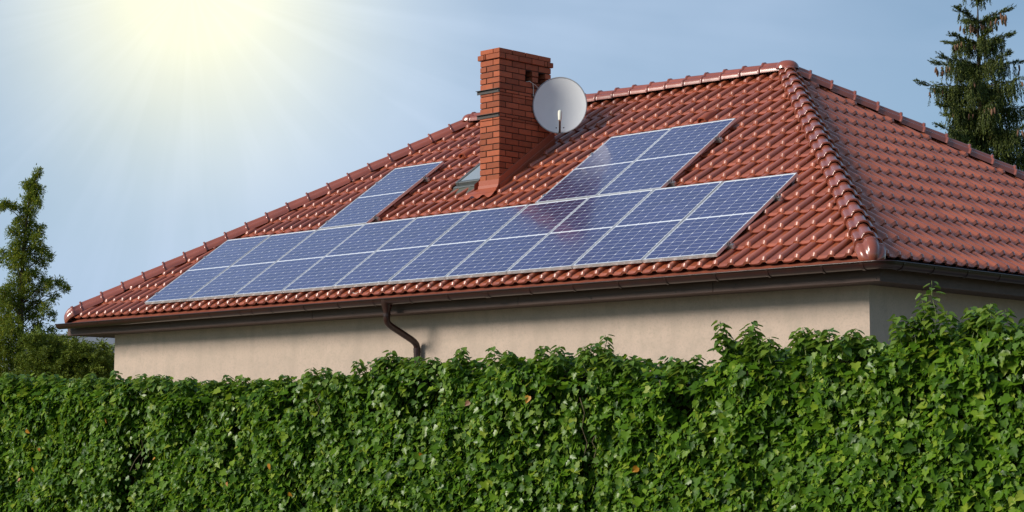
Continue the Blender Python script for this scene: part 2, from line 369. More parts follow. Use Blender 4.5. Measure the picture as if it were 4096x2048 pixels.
class Face:
    def __init__(s, o, sd, apex_pts, run, rise):
        s.o = Vector(o); s.s = Vector(sd); ln = math.hypot(run, rise); s.len = ln
        inward = Vector((-s.s.y, s.s.x, 0))
        s.v = (inward * run + Vector((0, 0, rise))) / ln; s.n = s.s.cross(s.v)
    def mat(s, u, v, h=0):
        p = s.o + s.s*u + s.v*v + s.n*h
        return Matrix(((s.s.x, s.v.x, s.n.x, p.x), (s.s.y, s.v.y, s.n.y, p.y), (s.s.z, s.v.z, s.n.z, p.z), (0, 0, 0, 1)))
rise = RZ - EZ
front = Face(P3(EX0, EY0, EZ), (1, 0, 0), None, RY - EY0, rise)
right = Face(P3(EX1, EY0, EZ), (0, 1, 0), None, EX1 - RX1, rise)
back = Face(P3(EX1, EY1, EZ), (-1, 0, 0), None, EY1 - RY, rise)
left = Face(P3(EX0, EY1, EZ), (0, -1, 0), None, RX0 - EX0, rise)
polys = {  # (u, v) outline in each face
  'front': (front, [(0, 0), (EX1-EX0, 0), (RX1-EX0, front.len), (RX0-EX0, front.len)], (10.401 - EX0 - .165) % TW),
  'right': (right, [(0, 0), (EY1-EY0, 0), (RY-EY0, right.len)], .05),
  'back': (back, [(0, 0), (EX1-EX0, 0), (EX1-RX0, back.len), (EX1-RX1, back.len)], .03),
  'left': (left, [(0, 0), (EY1-EY0, 0), (EY1-RY, left.len)], .03)}
# openings in the front face, in array coordinates (x, v measured from the array's lower edge)
VOFF = -.13 * math.tan(PITCH)   # only for reference: v shift between array plane and tile plane
CHX0, CHX1, CHY0, CHY1 = 4.575, 4.936, 2.095, 3.085
SKU0, SKU1, SKV0, SKV1 = 3.96, 4.50, 2.70, 3.50
VB = front.o                     # tile coordinates -> v' = v + (distance from eave)
def front_v(vv): return vv + .118   # array-plane v to distance above the eave nose line
PANELS = []                      # (u0, v0) lower-left corners
PW, PL, GAP = 1.007, 1.7398, .018
for k in range(10): PANELS.append((k * 1.02, 0.0))
PANELS.append((2 * 1.02, PL + GAP)); PANELS.append((6.2087, PL + GAP)); PANELS.append((6.2087 + 1.02, PL + GAP))
def under_panel(x, vv):
    return any(u0 + .03 < x < u0 + PW - .05 and v0 + .22 < vv < v0 + PL - .02 for u0, v0 in PANELS)

cands = []; rest = []
for nm_, (fc, poly, ph) in polys.items():
    cx = sum(p[0] for p in poly) / len(poly); cy = sum(p[1] for p in poly) / len(poly)
    edges = []
    for i in range(1, len(poly)):
        a = poly[i]; c2 = poly[(i + 1) % len(poly)]
        if abs(a[1] - c2[1]) < 1e-6: continue
        ed = Vector((c2[0]-a[0], c2[1]-a[1])).normalized(); nn = Vector((-ed.y, ed.x))   # inside is left of ccw edge
        edges.append((Vector(a), nn))
    rows = int(math.ceil(fc.len / TL)); umax = max(p[0] for p in poly)
    for r in range(rows):
        v0 = r * TL
        for c in range(-1, int(umax / TW) + 2):
            u0 = ph + (c - 1) * TW
            corners = [Vector((u0, v0)), Vector((u0 + TW, v0)), Vector((u0 + TW, v0 + TLEN)), Vector((u0, v0 + TLEN))]
            cut = []; skip = False
            for a, nn in edges:
                ds = [(k - a).dot(nn) for k in corners]
                if max(ds) < .02: skip = True; break
                if min(ds) < 0: cut.append((a, nn))
            if skip: continue
            mt = fc.mat(u0, v0, .004 * (random.random() - .5) * .6) @ Matrix.Rotation(R(random.uniform(-.35, .35)), 4, 'Z') @ Matrix.Rotation(R(random.uniform(-.3, .3)), 4, 'X')
            x_ = u0 + EX0 + TW/2; vv = v0 - .118
            if nm_ == 'front':
                cyy = EY0 + (v0 + .2) * fc.v.y
                if CHX0 + .06 < x_ < CHX1 - .06 and CHY0 + .1 < cyy < CHY1 - .16: continue
                if SKU0 - .02 < x_ < SKU1 + .0 and SKV0 - .24 < vv + .04 and vv < SKV1 - .05: continue
            if v0 + TLEN > fc.len + .02 : cut.append((Vector((0, fc.len + .0)), Vector((0, -1))))
            mb = tile_mesh; geo_v = None
            if cut:
                bm = bmesh.new(); bm.from_mesh(tile_mesh)
                for a, nn in cut:
                    bmesh.ops.bisect_plane(bm, geom=bm.verts[:] + bm.edges[:] + bm.faces[:], plane_co=(a.x - u0, a.y - v0, 0), plane_no=(-nn.x, -nn.y, 0), clear_outer=True)
                if not bm.faces: bm.free(); continue
                bm.verts.index_update(); geo_v = ([tuple(k.co) for k in bm.verts], [tuple(k.index for k in f_.verts) for f_ in bm.faces], [f_.smooth for f_ in bm.faces]); bm.free()
            size = 0
            if nm_ in ('front', 'right'):
                ctr = mt @ Vector((TW/2, TL/2, .02)); px, py, dz = project(ctr)
                if 0 < px < 4096 and 0 < py < 2048 and not (nm_ == 'front' and under_panel(x_, vv + .15)):
                    size = abs((ctr - CAM).normalized().dot(fc.n)) / dz**2
                    if geo_v: size *= .6
            cands.append((size, mt, geo_v))
cands.sort(key=lambda t: -t[0])
for i, (sz, mt, gv_) in enumerate(cands[:300]):
    if gv_:
        m2 = MB(); m2.v, m2.f, m2.sm = gv_; me = m2.mesh('cut_roof_tile', 'tile')
    else: me = tile_mesh
    link('roof_tile', me, roof, mt)
fld = MB()
for sz, mt, gv_ in cands[300:]:
    v_, f_, s_ = gv_ if gv_ else (TV, TF, TS)
    o_ = len(fld.v); fld.v += [tuple(mt @ Vector(k)) for k in v_]; fld.f += [tuple(i + o_ for i in k) for k in f_]; fld.sm += s_
tag(fld.build('roof_tiles', 'tile', roof), 'farther rows of red clay roof tiles', kind='stuff')

# hooded ventilation tiles
vent = MB(); hp = [(-.075, .0), (-.066, .045), (-.045, .075), (0, .084), (.045, .075), (.066, .045), (.075, .0)]
n = len(hp)
vv_ = [(x, 0, h) for x, h in hp] + [(x*.9, .16, h*.85 + .004) for x, h in hp] + [(x*.7, .30, h*.35) for x, h in hp] 
vent.add(vv_, [(i, i+1, n+i+1, n+i) for i in range(n-1)] + [(n+i, n+i+1, 2*n+i+1, 2*n+i) for i in range(n-1)], True)
vent.add([(x, -.001, h) for x, h in hp] + [(x*.86, -.001, h*.84 - .004) for x, h in hp] + [(x*.84, .08, h*.80 - .004) for x, h in hp], [(n+i, n+i+1, i+1, i) for i in range(n-1)] + [(2*n+i, 2*n+i+1, n+i+1, n+i) for i in range(n-1)])
vent_me = vent.mesh('vent_tile', 'flash')
for (x_, vv2) in ((4.47, 3.98), (7.47, 3.79), (3.10, 3.80)):
    c = round((x_ - EX0 - polys['front'][2] - .165) / TW); r = round((front_v(vv2)) / TL)
    link('vent_tile', vent_me, roof, front.mat(polys['front'][2] + c*TW + .165, r*TL - .02, .03))

# ridge and hip caps
cap = MB()
cp = [(-.128, -.045), (-.127, -.01), (-.118, .016), (-.100, .032), (-.078, .034), (-.064, .038), (-.054, .066), (-.035, .088), (0, .096), (.035, .088), (.054, .066), (.064, .038), (.078, .034), (.100, .032), (.118, .016), (.127, -.01), (.128, -.045)]
n = len(cp)
CAPL = .355
st = [(0, 1.06, .003), (.004, 1.13, .004), (.026, 1.13, .004), (.029, 1.00, .0), (.05, 1.0, 0), (CAPL, .93, 0)]
cv = []; cf = []
for (yy, sc, dz) in st: cv += [(x*sc, yy, h*sc + dz) for x, h in cp]
for j in range(len(st) - 1):
    cf += [(j*n+i, j*n+i+1, (j+1)*n+i+1, (j+1)*n+i) for i in range(n-1)]
cap.add(cv, cf, True)
cap.add([(x*1.07, 0, h*1.07 + .003) for x, h in cp] + [(x*.93, .0, h*.95) for x, h in cp], [(n+i, n+i+1, i+1, i) for i in range(n-1)])
cap_me = cap.mesh('ridge_tile', 'ridge')
def caps(a, b, pitch, start, upv, name):
    a = Vector(a); b = Vector(b); d = (b - a).normalized(); L_ = (b - a).length
    up = (Vector(upv) - d * Vector(upv).dot(d)).normalized(); sx = d.cross(up)
    k = 0; t = start; done = False
    while t + CAPL < L_ + .06:
        p = a + d * t
        m = Matrix(((sx.x, d.x, up.x, p.x), (sx.y, d.y, up.y, p.y), (sx.z, d.z, up.z, p.z), (0, 0, 0, 1)))
        link(name, cap_me, roof, m @ Matrix.Translation((0, 0, .018)) @ Matrix.Rotation(R((-2.7 if abs(d.z) > .1 else -1.8) + random.uniform(-.5, .5)), 4, 'X') @ Matrix.Rotation(R(random.uniform(-.5, .5)), 4, 'Z'))
        t += pitch; k += 1
        if t + CAPL >= L_ + .06 and t < L_ - .06 and not done: done = True; t = L_ - CAPL + .055
    # ventilating roll below the caps
    s_ = MB(); h = .055
    pr = [(-.115, -.03), (-.07, .018), (0, .03), (.07, .018), (.115, -.03)]
    s_.add([a + sx*x + up*q_ for x, q_ in pr] + [b + sx*x + up*q_ for x, q_ in pr], [(i, i+1, 5+i+1, 5+i) for i in range(4)])
    s_.build('ridge_roll', 'seal', roof)
    return a, d, up, sx
LIFT = .062
cFR, cFL, cBR, cBL = P3(EX1, EY0, EZ + LIFT), P3(EX0, EY0, EZ + LIFT), P3(EX1, EY1, EZ + LIFT), P3(EX0, EY1, EZ + LIFT)
kL, kR = P3(RX0, RY, RZ + LIFT), P3(RX1, RY, RZ + LIFT)
caps(cFR, kR, .318, .20, (0, 0, 1), 'hip_tile')
caps(cFL, kL, .335, .20, (0, 0, 1), 'hip_tile')
caps(cBR, kR, .335, .20, (0, 0, 1), 'hip_tile')
caps(cBL, kL, .335, .20, (0, 0, 1), 'hip_tile')
caps(P3(RX0 - .02, RY, RZ + LIFT + .02), P3(RX1 - .03, RY, RZ + LIFT + .02), .3155, .05, (0, 0, 1), 'ridge_tile')
# rounded trilobed end caps at the foot of the hips
def end_cap(a, b):
    a = Vector(a); b = Vector(b); d = (b - a).normalized(); up = (Vector((0, 0, 1)) - d*d.z).normalized(); sx = d.cross(up)
    m = Matrix(((sx.x, d.x, up.x, a.x), (sx.y, d.y, up.y, a.y), (sx.z, d.z, up.z, a.z), (0, 0, 0, 1)))
    e = MB(); st2 = [(.26, 1.0), (.10, 1.03), (.095, 1.17), (.065, 1.19), (.055, 1.10), (.02, 1.10), (-.03, 1.03), (-.07, .88), (-.098, .62), (-.11, .3), (-.112, .02)]
    vv2 = []
    for yy, sc in st2:
        dn = 0 if yy > .03 else (.03 - yy) * .32
        for x, h in cp: vv2.append((x*sc, yy, (h + .045)*sc - .045 - dn))
    ff2 = [(j*n+i+1, j*n+i, (j+1)*n+i, (j+1)*n+i+1) for j in range(len(st2)-1) for i in range(n-1)]
    e.add(vv2, ff2, True); link('hip_end_cap', e.mesh('hip_end_cap', 'ridge'), roof, m)
for a, b in ((cFR, kR), (cFL, kL)): end_cap(a, b)
# block where the hips meet the ridge
for K, s in ((kR, 1), (kL, -1)):
    e = MB(); vv2 = []
    for j in range(7):
        ph_ = j / 6 * math.pi / 2
        for i in range(16):
            a = 2*math.pi*i/16; rr = .15 * math.cos(ph_)**.8 * (1 + .07*math.cos(3*a)); vv2.append((rr*math.cos(a), rr*math.sin(a), .118*math.sin(ph_) - .04))
    e.add(vv2, [(j*16+i, j*16+(i+1) % 16, (j+1)*16+(i+1) % 16, (j+1)*16+i) for j in range(6) for i in range(16)], True)
    link('ridge_junction_cap', e.mesh('ridge_junction_cap', 'ridge'), roof, Matrix.Translation(Vector(K) + Vector((s*.0, 0, .048))))

# eaves flashing sheet between tiles and gutter
def strip(pts_in, pts_out, name, mat, thick=.002):
    b = MB(); k = len(pts_in); b.add(list(pts_in) + list(pts_out), [(i, k+i, k+i+1, i+1) for i in range(k-1)]); return b.build(name, mat, house)
b = MB()
yi, zi, yo, zo = EY0 + .10, z(EZ + .045 - .005), EY0 - .075, z(EZ - .062)
b.add([(EX0+.02, yi, zi), (EX1 - .10, yi, zi), (EX0 - .04, yo, zo), (EX1 + .07, yo, zo)], [(2, 3, 1, 0)])
b.add([(EX0 - .04, yo, zo), (EX1 + .07, yo, zo), (EX0 - .04, yo - .002, zo - .04), (EX1 + .07, yo - .002, zo - .04)], [(2, 3, 1, 0)])
b.build('eaves_flashing', 'drip', house)
b = MB(); xo = EX1 + .075; xi = EX1 - .1
b.add([(xi, EY0 + .1, zi), (xi, EY1, zi), (xo, EY0 - .06, zo), (xo, EY1, zo)], [(2, 3, 1, 0)])
b.add([(xo, EY0 - .06, zo), (xo, EY1, zo), (xo+.002, EY0 - .06, zo - .04), (xo + .002, EY1, zo - .04)], [(2, 3, 1, 0)])
b.build('eaves_flashing', 'gutter', house)

# gutter: half-round, swept round the front right corner
GR = .066; GZ = -.228; GY = FY0 - .155 + .0; GXR = FX1 + .155
gp = [(math.cos(a) * GR, -math.sin(a) * GR) for a in [math.pi * k / 12 for k in range(13)]]   # from outer lip to inner lip
bead = [(GR + .010, .004), (GR + .013, .010), (GR + .006, .014), (GR, .008)]
gprof = [(-(GR), .022)] + [(-x, h) for x, h in gp[:0]] + [(-math.cos(math.pi*k/12)*GR, -math.sin(math.pi*k/12)*GR) for k in range(13)] + [(GR, .006), (GR + .004, .012), (GR + .011, .012), (GR + .014, .005), (GR + .010, -.003)]
def sweep(path, dirs, name, mat, prof_, parent, scale=1.0):
    b = MB(); k = len(prof_); vv2 = []
    for (p, d) in zip(path, dirs):
        for (o_, h) in prof_: vv2.append((p[0] + d[0]*o_*scale, p[1] + d[1]*o_*scale, p[2] + h*scale))
    b.add(vv2, [(j*k+i, (j+1)*k+i, (j+1)*k+i+1, j*k+i+1) for j in range(len(path)-1) for i in range(k-1)], True); return b.build(name, mat, parent)
s2 = math.sqrt(2)
cr_ = .10
path = [(FX0 + .03, GY, z(GZ - .012)), (FX0 + 6, GY, z(GZ)), (GXR - cr_, GY, z(GZ + .002))]
dirs = [(0, -1)] * 3
for k in range(1, 6):
    a = k / 6 * math.pi / 2
    path.append((GXR - cr_ + cr_*math.sin(a), GY + cr_ - cr_*math.cos(a), z(GZ + .002))); dirs.append((math.sin(a), -math.cos(a)))
path += [(GXR, GY + cr_, z(GZ + .002)), (GXR, FY1, z(GZ + .002))]; dirs += [(1, 0)] * 2
gut = sweep(path, dirs, 'gutter', 'gutter', gprof, house)
# left end cap
b = MB(); x_ = FX0 + .03; b.add([(x_, GY - o_, z(GZ - .012) + h) for o_, h in gprof[1:14]], [tuple(range(13))]); b.build('gutter_end_cap', 'gutter', gut)
# brackets and joint collars
brp = [(o_*1.07, h*1.07) for o_, h in gprof[1:15]]
def bracket(x0, y0, d, wdt=.022, name='gutter_bracket'):
    b = MB(); k = len(brp); al = (-d[1], d[0]); vv2 = []
    for s_ in (-.5, .5):
        for o_, h in brp: vv2.append((x0 + d[0]*o_ + al[0]*s_*wdt, y0 + d[1]*o_ + al[1]*s_*wdt, z(GZ - .002) + h))
    b.add(vv2, [(i, k+i, k+i+1, i+1) for i in range(k-1)], True)
    ip = [(o_*.97, h*.97) for o_, h in brp]
    for s_ in (0, 1):
        o2 = s_*k; b.add([vv2[o2+i] for i in range(k)] + [(vv2[o2+i][0] - d[0]*(brp[i][0]-ip[i][0]), vv2[o2+i][1] - d[1]*(brp[i][0]-ip[i][0]), vv2[o2+i][2] - (brp[i][1]-ip[i][1])) for i in range(k)], [(i, i+1, k+i+1, k+i) for i in range(k-1)])
    b.build(name, 'gutter', gut)
xs = FX0 + .45
while xs < GXR - .3:
    bracket(xs, GY, (0, -1)); xs += .66
for xs in (2.62, 6.96): bracket(xs, GY, (0, -1), .05, 'gutter_joint')
bracket(GXR - .22, GY, (0, -1), .035, 'gutter_joint'); bracket(GXR, GY + .24, (1, 0), .035, 'gutter_joint')
ys = GY + .78
while ys < 6: bracket(GXR, ys, (1, 0)); ys += .62

# downpipe with outlet funnel, swan neck and wall run
px0 = 5.215
dp = thing_none = None
b = MB(); b.tube([(px0, GY, z(-.235)), (px0, GY, z(-.30)), (px0 + .003, GY, z(-.38)), (px0 + .003, GY, z(-.415))], [.072, .066, .043, .043], 16)
b.tube([(px0+.003, GY, z(-.405)), (px0+.003, GY, z(-.43))], .047, 16)
pts = [(px0, GY, -.42), (px0, GY, -.475), (px0, GY + .012, -.505), (px0, GY + .04, -.532), (px0 + .005, GY + .08, -.556), (px0 + .02, WY0 - .155, -.70), (px0 + .022, WY0 - .11, -.728), (px0 + .025, WY0 - .08, -.757), (px0 + .025, WY0 - .068, -.795), (px0 + .025, WY0 - .068, -.84)]
b.tube([(x, y, z(h)) for x, y, h in pts], .041, 16)
b.tube([(px0 + .025, WY0 - .068, z(-.80)), (px0 + .025, WY0 - .068, z(-.86))], .0445, 16)
b.tube([(px0 + .025, WY0 - .068, z(-.84)), (px0 + .025, WY0 - .068, .1)], .041, 16)
b.build('downpipe', 'gutter', house)

# ------------------------------------------------------------------ chimney
core_x0, core_x1, core_y0, core_y1 = CHX0 + .012, CHX1 - .012, CHY0 + .012, CHY1 - .012
TOP = 3.238
tops = [42, 128, 222, 322, 415, 512, 605, 703, 753, 805, 900, 997, 1095, 1148, 1195]
lev = [TOP - (t - 42) / 4.025 / 298.9 for t in tops]
while lev[-1] > 1.22: lev.append(lev[-1] - .0808)
chim = MB()
zc4, zc3 = lev[5], lev[3]
chim.box((core_x0, core_y0, z(1.0)), (core_x1, core_y1, z(zc4 - .004)))
chim.box((core_x0, core_y0, z(zc4 - .004)), (core_x1, CHY0 + .49, z(zc3)))
chim.box((core_x0, CHY0 + .49, z(zc4 - .004)), (core_x1 - .20, core_y1, z(zc3)))
chim.box((core_x0, core_y0, z(zc3)), (core_x1, core_y1, z(TOP - .012)))
chimney = chim.build('chimney', 'mortar', house)
bmesh_cache = {}
def brick(x0, y0, z0_, x1, y1, z1):
    sz = (round(x1-x0, 4), round(y1-y0, 4), round(z1-z0_, 4))
    if sz not in bmesh_cache:
        mb = MB(); mb.box((0, 0, 0), sz, bevel=.003); bmesh_cache[sz] = mb.mesh('brick', 'brick')
    j = lambda: random.uniform(-.0015, .0015)
    link('brick', bmesh_cache[sz], chimney, Matrix.Translation((x0 + j(), y0 + j(), z(z0_))))
BL, BH, J = .2385, .1135, .012
LX = CHX1 - CHX0; LY = CHY1 - CHY0
nb_ = len(lev) - 1
for i in range(nb_):
    zt, zb = lev[i], lev[i+1]
    hgt = zt - zb; jt = .012 if hgt > .06 else .008
    z1_, z0_ = zt - .0, zb + jt
    if z1_ < 1.30: continue
    off = .024 if i == 1 else 0.0
    A_type = (i % 2 == 0)
    if i >= 9: A_type = (i % 2 == 1)
    if i >= 14: A_type = (i % 2 == 0)
    X0, X1, Y0, Y1 = CHX0 - off, CHX1 + off, CHY0 - off, CHY1 + off
    def xrow(y0, xs_):          # bricks along x with given (start, end)
        for a, b2 in xs_: brick(a, y0, z0_, b2, y0 + BH, z1_)
    def yrow(x0, ys_):
        for a, b2 in ys_: brick(x0, a, z0_, x0 + BH, b2, z1_)
    step = (Y1 - Y0 + J) / 4
    full = [(Y0 + k*step, Y0 + (k+1)*step - J) for k in range(4)]
    inner_a, inner_b = Y0 + BH + J, Y1 - BH - J
    st3 = (inner_b - inner_a + J) / 3
    inner = [(inner_a + k*st3, inner_a + (k+1)*st3 - J) for k in range(3)]
    def with_holes(rows, hole=((CHY0 + .497, CHY0 + .628), (CHY0 + .747, CHY0 + .880))):
        res = []
        for a, b2 in rows:
            segs = [(a, b2)]
            for h0, h1 in hole:
                ns = []
                for s0, s1 in segs:
                    if h1 <= s0 or h0 >= s1: ns.append((s0, s1)); continue
                    if h0 - s0 > .02: ns.append((s0, h0))
                    if s1 - h1 > .02: ns.append((h1, s1))
                segs = ns
            res += segs
        return res
    rows_r = full if A_type else inner
    if i in (3, 4): rows_r = with_holes(rows_r)
    if A_type:
        yrow(X1 - BH, rows_r); yrow(X0, inner)
        xrow(Y0, [(X0, X1 - BH - J)]); xrow(Y1 - BH, [(X0, X1 - BH - J)])
    else:
        if i == 1:
            xrow(Y0, [(X0 + BH + J, X0 + BH + J + .018), (X0 + BH + 2*J + .018, X1)])
            yrow(X1 - BH, [(inner_a, inner_a + .2385), (inner_a + .2505, inner_a + .489), (inner_a + .501, inner_a + .7395), (inner_a + .7515, inner_b)] if inner_b - inner_a > .77 else inner)
        else:
            xrow(Y0, [(X0 + BH + J, X1)]); yrow(X1 - BH, rows_r)
        xrow(Y1 - BH, [(X0 + BH + J, X1)])
        yrow(X0, full)
b = MB(); b.box((CHX0 + .02, CHY0 + .02, z(TOP - .011)), (CHX1 - .02, CHY1 - .02, z(TOP + .006)), bevel=.004); b.build('chimney_cap', 'concrete', chimney)
# steel angle bands across the front
for zb in (lev[7] - .022, lev[12] - .024):
    b = MB(); b.box((CHX0 - .045, CHY0 - .012, z(zb - .022)), (CHX1 + .014, CHY0 - .005, z(zb + .022)))
    b.box((CHX0 - .045, CHY0 - .040, z(zb + .0225)), (CHX1 + .014, CHY0 - .005, z(zb + .028)))
    b.tube([(CHX1 + .0, CHY0 - .011, z(zb)), (CHX1 + .0, CHY0 - .026, z(zb))], .009, 6)
    b.build('steel_band', 'steel', chimney)
for s in (-1,):
    b = MB(); b.tube([(CHX0 - .03, CHY0 - .01, z(lev[7] - .022)), (CHX0 - .03, CHY1 + .03, z(lev[7] - .022))], .006, 6); b.tube([(CHX0 - .03, CHY0 - .01, z(lev[12] - .024)), (CHX0 - .03, CHY1 + .03, z(lev[12] - .024))], .006, 6); b.build('tie_rod', 'steel', chimney)
# sheet flashing
def roof_z(y, h=0): return y * TP - DROP + h / math.cos(PITCH)
fl = MB(); LX_ = CHX1 - CHX0
e = .012
zt0 = 1.488 ; yb = CHY0 - .012
zroof = roof_z(CHY0)
xr = CHX1 + e
def quad(m, a, b2, c, d): m.add([a, b2, c, d], [(0, 1, 2, 3)])
X0_, X1_ = CHX0 - .02, CHX1 - .022 + .034
# front: upstand with a folded ridge, then the apron
zf1 = z(zt0); zfold = z(zt0 - .062); zlow = z(zroof + .075)
quad(fl, (CHX0 - .006, yb, zf1), (CHX0 - .006, yb, zfold), (X1_, yb, zfold), (X1_, yb, zf1))
quad(fl, (CHX0 - .006, yb, zfold), (CHX0 - .008, yb - .007, zfold - .004), (X1_, yb - .007, zfold - .004), (X1_, yb, zfold))
quad(fl, (CHX0 - .008, yb - .007, zfold - .004), (CHX0 - .012, yb - .012, zlow + .01), (X1_, yb - .012, zlow + .01), (X1_, yb - .007, zfold - .004))
ya = CHY0 - .17; za = z(roof_z(ya, .096))
quad(fl, (CHX0 - .012, yb - .012, zlow + .01), (CHX0 - .11, ya, za), (CHX1 + .075, ya, za), (X1_, yb - .012, zlow + .01))
# lower edge dressed down over the tiles in shallow waves
nw = 24; e0 = []; e1 = []
for k in range(nw + 1):
    xk = CHX0 - .11 + (LX_ + .185) * k / nw; wv = .5 + .5*math.cos((xk - EX0 - polys['front'][2] - .172) * 2*math.pi/TW)
    e0.append((xk, ya + .002, za - .001)); e1.append((xk, ya - .035 - .012*(1 - wv), z(roof_z(ya - .035, .058 + .036*wv))))
fl.add(e0 + e1, [(k, nw+1+k, nw+2+k, k+1) for k in range(nw)], True)
fl.build('apron_flashing', 'flash', chimney)
fs = MB()
hb = .062; ht = .215
yA, yB = CHY0 - .012, CHY1 + .06
quad(fs, (xr, yA, z(roof_z(yA, .01))), (xr, yB, z(roof_z(yB, .01))), (xr, yB, z(roof_z(yB) + ht)), (xr, yA, z(roof_z(yA) + ht)))
quad(fs, (xr, yA, z(roof_z(yA) + ht)), (xr, yB, z(roof_z(yB) + ht)), (CHX1 - .004, yB, z(roof_z(yB) + ht + .012)), (CHX1 - .004, yA, z(roof_z(yA) + ht + .012)))
quad(fs, (xr + .004, yA, z(roof_z(yA) + .128)), (xr + .012, yA, z(roof_z(yA) + .12)), (xr + .012, yB, z(roof_z(yB) + .12)), (xr + .004, yB, z(roof_z(yB) + .128)))
quad(fs, (xr + .012, yA, z(roof_z(yA) + .12)), (xr + .012, yA, z(roof_z(yA) + .03)), (xr + .012, yB, z(roof_z(yB) + .03)), (xr + .012, yB, z(roof_z(yB) + .12)))
quad(fs, (xr, yA, z(roof_z(yA, .045))), (xr + .085, yA - .05, z(roof_z(yA - .05, .045))), (xr + .085, yB, z(roof_z(yB, .045))), (xr, yB, z(roof_z(yB, .045))))
quad(fs, (X1_ - .02, yB, z(roof_z(yB) + ht)), (xr, yB, z(roof_z(yB) + ht)), (xr, yB, z(roof_z(yB, .0))), (X1_ - .02, yB, z(roof_z(yB, .0))))
quad(fs, (xr, yA - .001, z(roof_z(yA) + ht)), (xr, yA - .001, z(roof_z(yA, .05))), (xr + .075, ya, za), (xr + .012, yA - .03, z(roof_z(yA) + .12)))
fs.build('side_flashing', 'flash', chimney)
b = MB(); xl = CHX0 - e
quad(b, (xl, yB, z(roof_z(yB, .01))), (xl, yA, z(roof_z(yA, .01))), (xl, yA, z(roof_z(yA) + ht)), (xl, yB, z(roof_z(yB) + ht)))
quad(b, (xl, yA, z(roof_z(yA, .06))), (xl, yB, z(roof_z(yB, .05))), (xl - .05, yB, z(roof_z(yB, .055))), (xl - .05, yA - .02, z(roof_z(yA, .062))))
quad(b, (xl - .05, yA - .03, z(roof_z(yA - .03, .062))), (xl - .05, yB, z(roof_z(yB, .05))), (xl - .05, yB, z(roof_z(yB, .12))), (xl - .05, yA - .03, z(roof_z(yA - .03, .15))))
b.build('side_flashing', 'flash', chimney)

# ------------------------------------------------------------------ roof window beside the chimney
def fm(u, vv, h): return front.mat(u - EX0, vv + .118, h)
sk = MB(); m = fm(SKU0, SKV0, 0)
Wd, Hd = SKU1 - SKU0, SKV1 - SKV0
sk.box((0, 0, .02), (.055, Hd, .125), m, .004); sk.box((Wd-.055, 0, .02), (Wd, Hd, .125), m, .004)
sk.box((.0555, 0, .02), (Wd-.0555, .05, .120), m, .004); sk.box((.0555, Hd-.05, .02), (Wd-.0555, Hd, .125), m, .004)
sk.box((-.02, -.055, .0), (Wd+.02, -.002, .075), m, .004)
sk.box((.07, -.0045, .05), (.25, -.0015, .062), m)
skyl = sk.build('roof_window', 'skyframe', house)
b = MB(); b.box((.056, .051, .100), (Wd-.056, Hd-.051, .116), m); b.build('window_pane', 'pane', skyl)
lead = MB(); nu, nv_ = 12, 10
lv = []
for j in range(nv_+1):
    for i in range(nu+1):
        uu = -.02 + (Wd + .04) * i / nu; vv2 = -.03 - .25 * j / nv_
        hh = .06 - .0035*j + .018 * math.sin(uu * 2*math.pi/TW + .9) * (j / nv_) + random.uniform(-.004, .004); lv.append(m @ Vector((uu, vv2, hh)))
lead.add(lv, [(j*(nu+1)+i, (j+1)*(nu+1)+i, (j+1)*(nu+1)+i+1, j*(nu+1)+i+1) for j in range(nv_) for i in range(nu)], True)
lead.build('lead_apron', 'lead', skyl)

# ------------------------------------------------------------------ solar panels
FR_W, FR_T = .0095, .037
fr = MB()
fr.box((0, 0, -FR_T), (FR_W, PL, 0)); fr.box((PW - FR_W, 0, -FR_T), (PW, PL, 0))
fr.box((FR_W + .0003, 0, -FR_T), (PW - FR_W - .0003, FR_W, -.0003)); fr.box((FR_W + .0003, PL - FR_W, -FR_T), (PW - FR_W - .0003, PL, -.0003))
fr.box((.002, -.0012, -.019), (PW - .002, -.0002, -.017))
frame_me = fr.mesh('frame', 'alu')
bs = MB(); bs.box((FR_W, FR_W, -.012), (PW - FR_W, PL - FR_W, -.0045)); back_me = bs.mesh('backsheet', 'backsheet')
jb = MB(); jb.box((.42, PL/2 - .05, -.033), (.58, PL/2 + .05, -.013)); jb_me = jb.mesh('junction_box', 'black')
mx = .0115; CW = (PW - 2*FR_W - 2*mx) / 6
midgap = .024; my = .014
CHh = (PL - 2*FR_W - 2*my - midgap) / 20
g1 = .0050; ch_ = .010
def cell_mesh(top):
    x0, x1, y0, y1 = g1/2, CW - g1/2, g1/2, CHh - g1/2
    if top: o = [(x0, y0), (x1, y0), (x1, y1-ch_), (x1-ch_, y1), (x0+ch_, y1), (x0, y1-ch_)]
    else: o = [(x0+ch_, y0), (x1-ch_, y0), (x1, y0+ch_), (x1, y1), (x0, y1), (x0, y0+ch_)]
    k = len(o); mb = MB()
    mb.add([(x, y, -.0035) for x, y in o] + [(x, y, -.0044) for x, y in o], [tuple(range(k))] + [(i, k+i, k+(i+1) % k, (i+1) % k) for i in range(k)])
    return mb.mesh('cell', 'cell')
cells = (cell_mesh(False), cell_mesh(True))
PN = Vector((0, -math.sin(PITCH), math.cos(PITCH))); PV = Vector((0, math.cos(PITCH), math.sin(PITCH)))
def array_mat(u, vv, h=0):
    p = Vector((u, 0, Z0)) + PV*vv + PN*h
    return Matrix(((1, 0, 0, p.x), (0, PV.y, PN.y, p.y), (0, PV.z, PN.z, p.z), (0, 0, 0, 1)))
nth = ['', 'second', 'third', 'fourth', 'fifth', 'sixth', 'seventh', 'eighth', 'ninth']
labels = ['solar panel at the far left end of the long lower row'] + ['solar panel %s from the left in the long lower row' % nth[k] for k in range(1, 9)] + ['solar panel at the right end of the long lower row, nearest the hip',
  'single solar panel standing alone above the lower row, left of the chimney', 'left solar panel of the upper pair, nearest the satellite dish', 'right solar panel of the upper pair, nearest the hip']
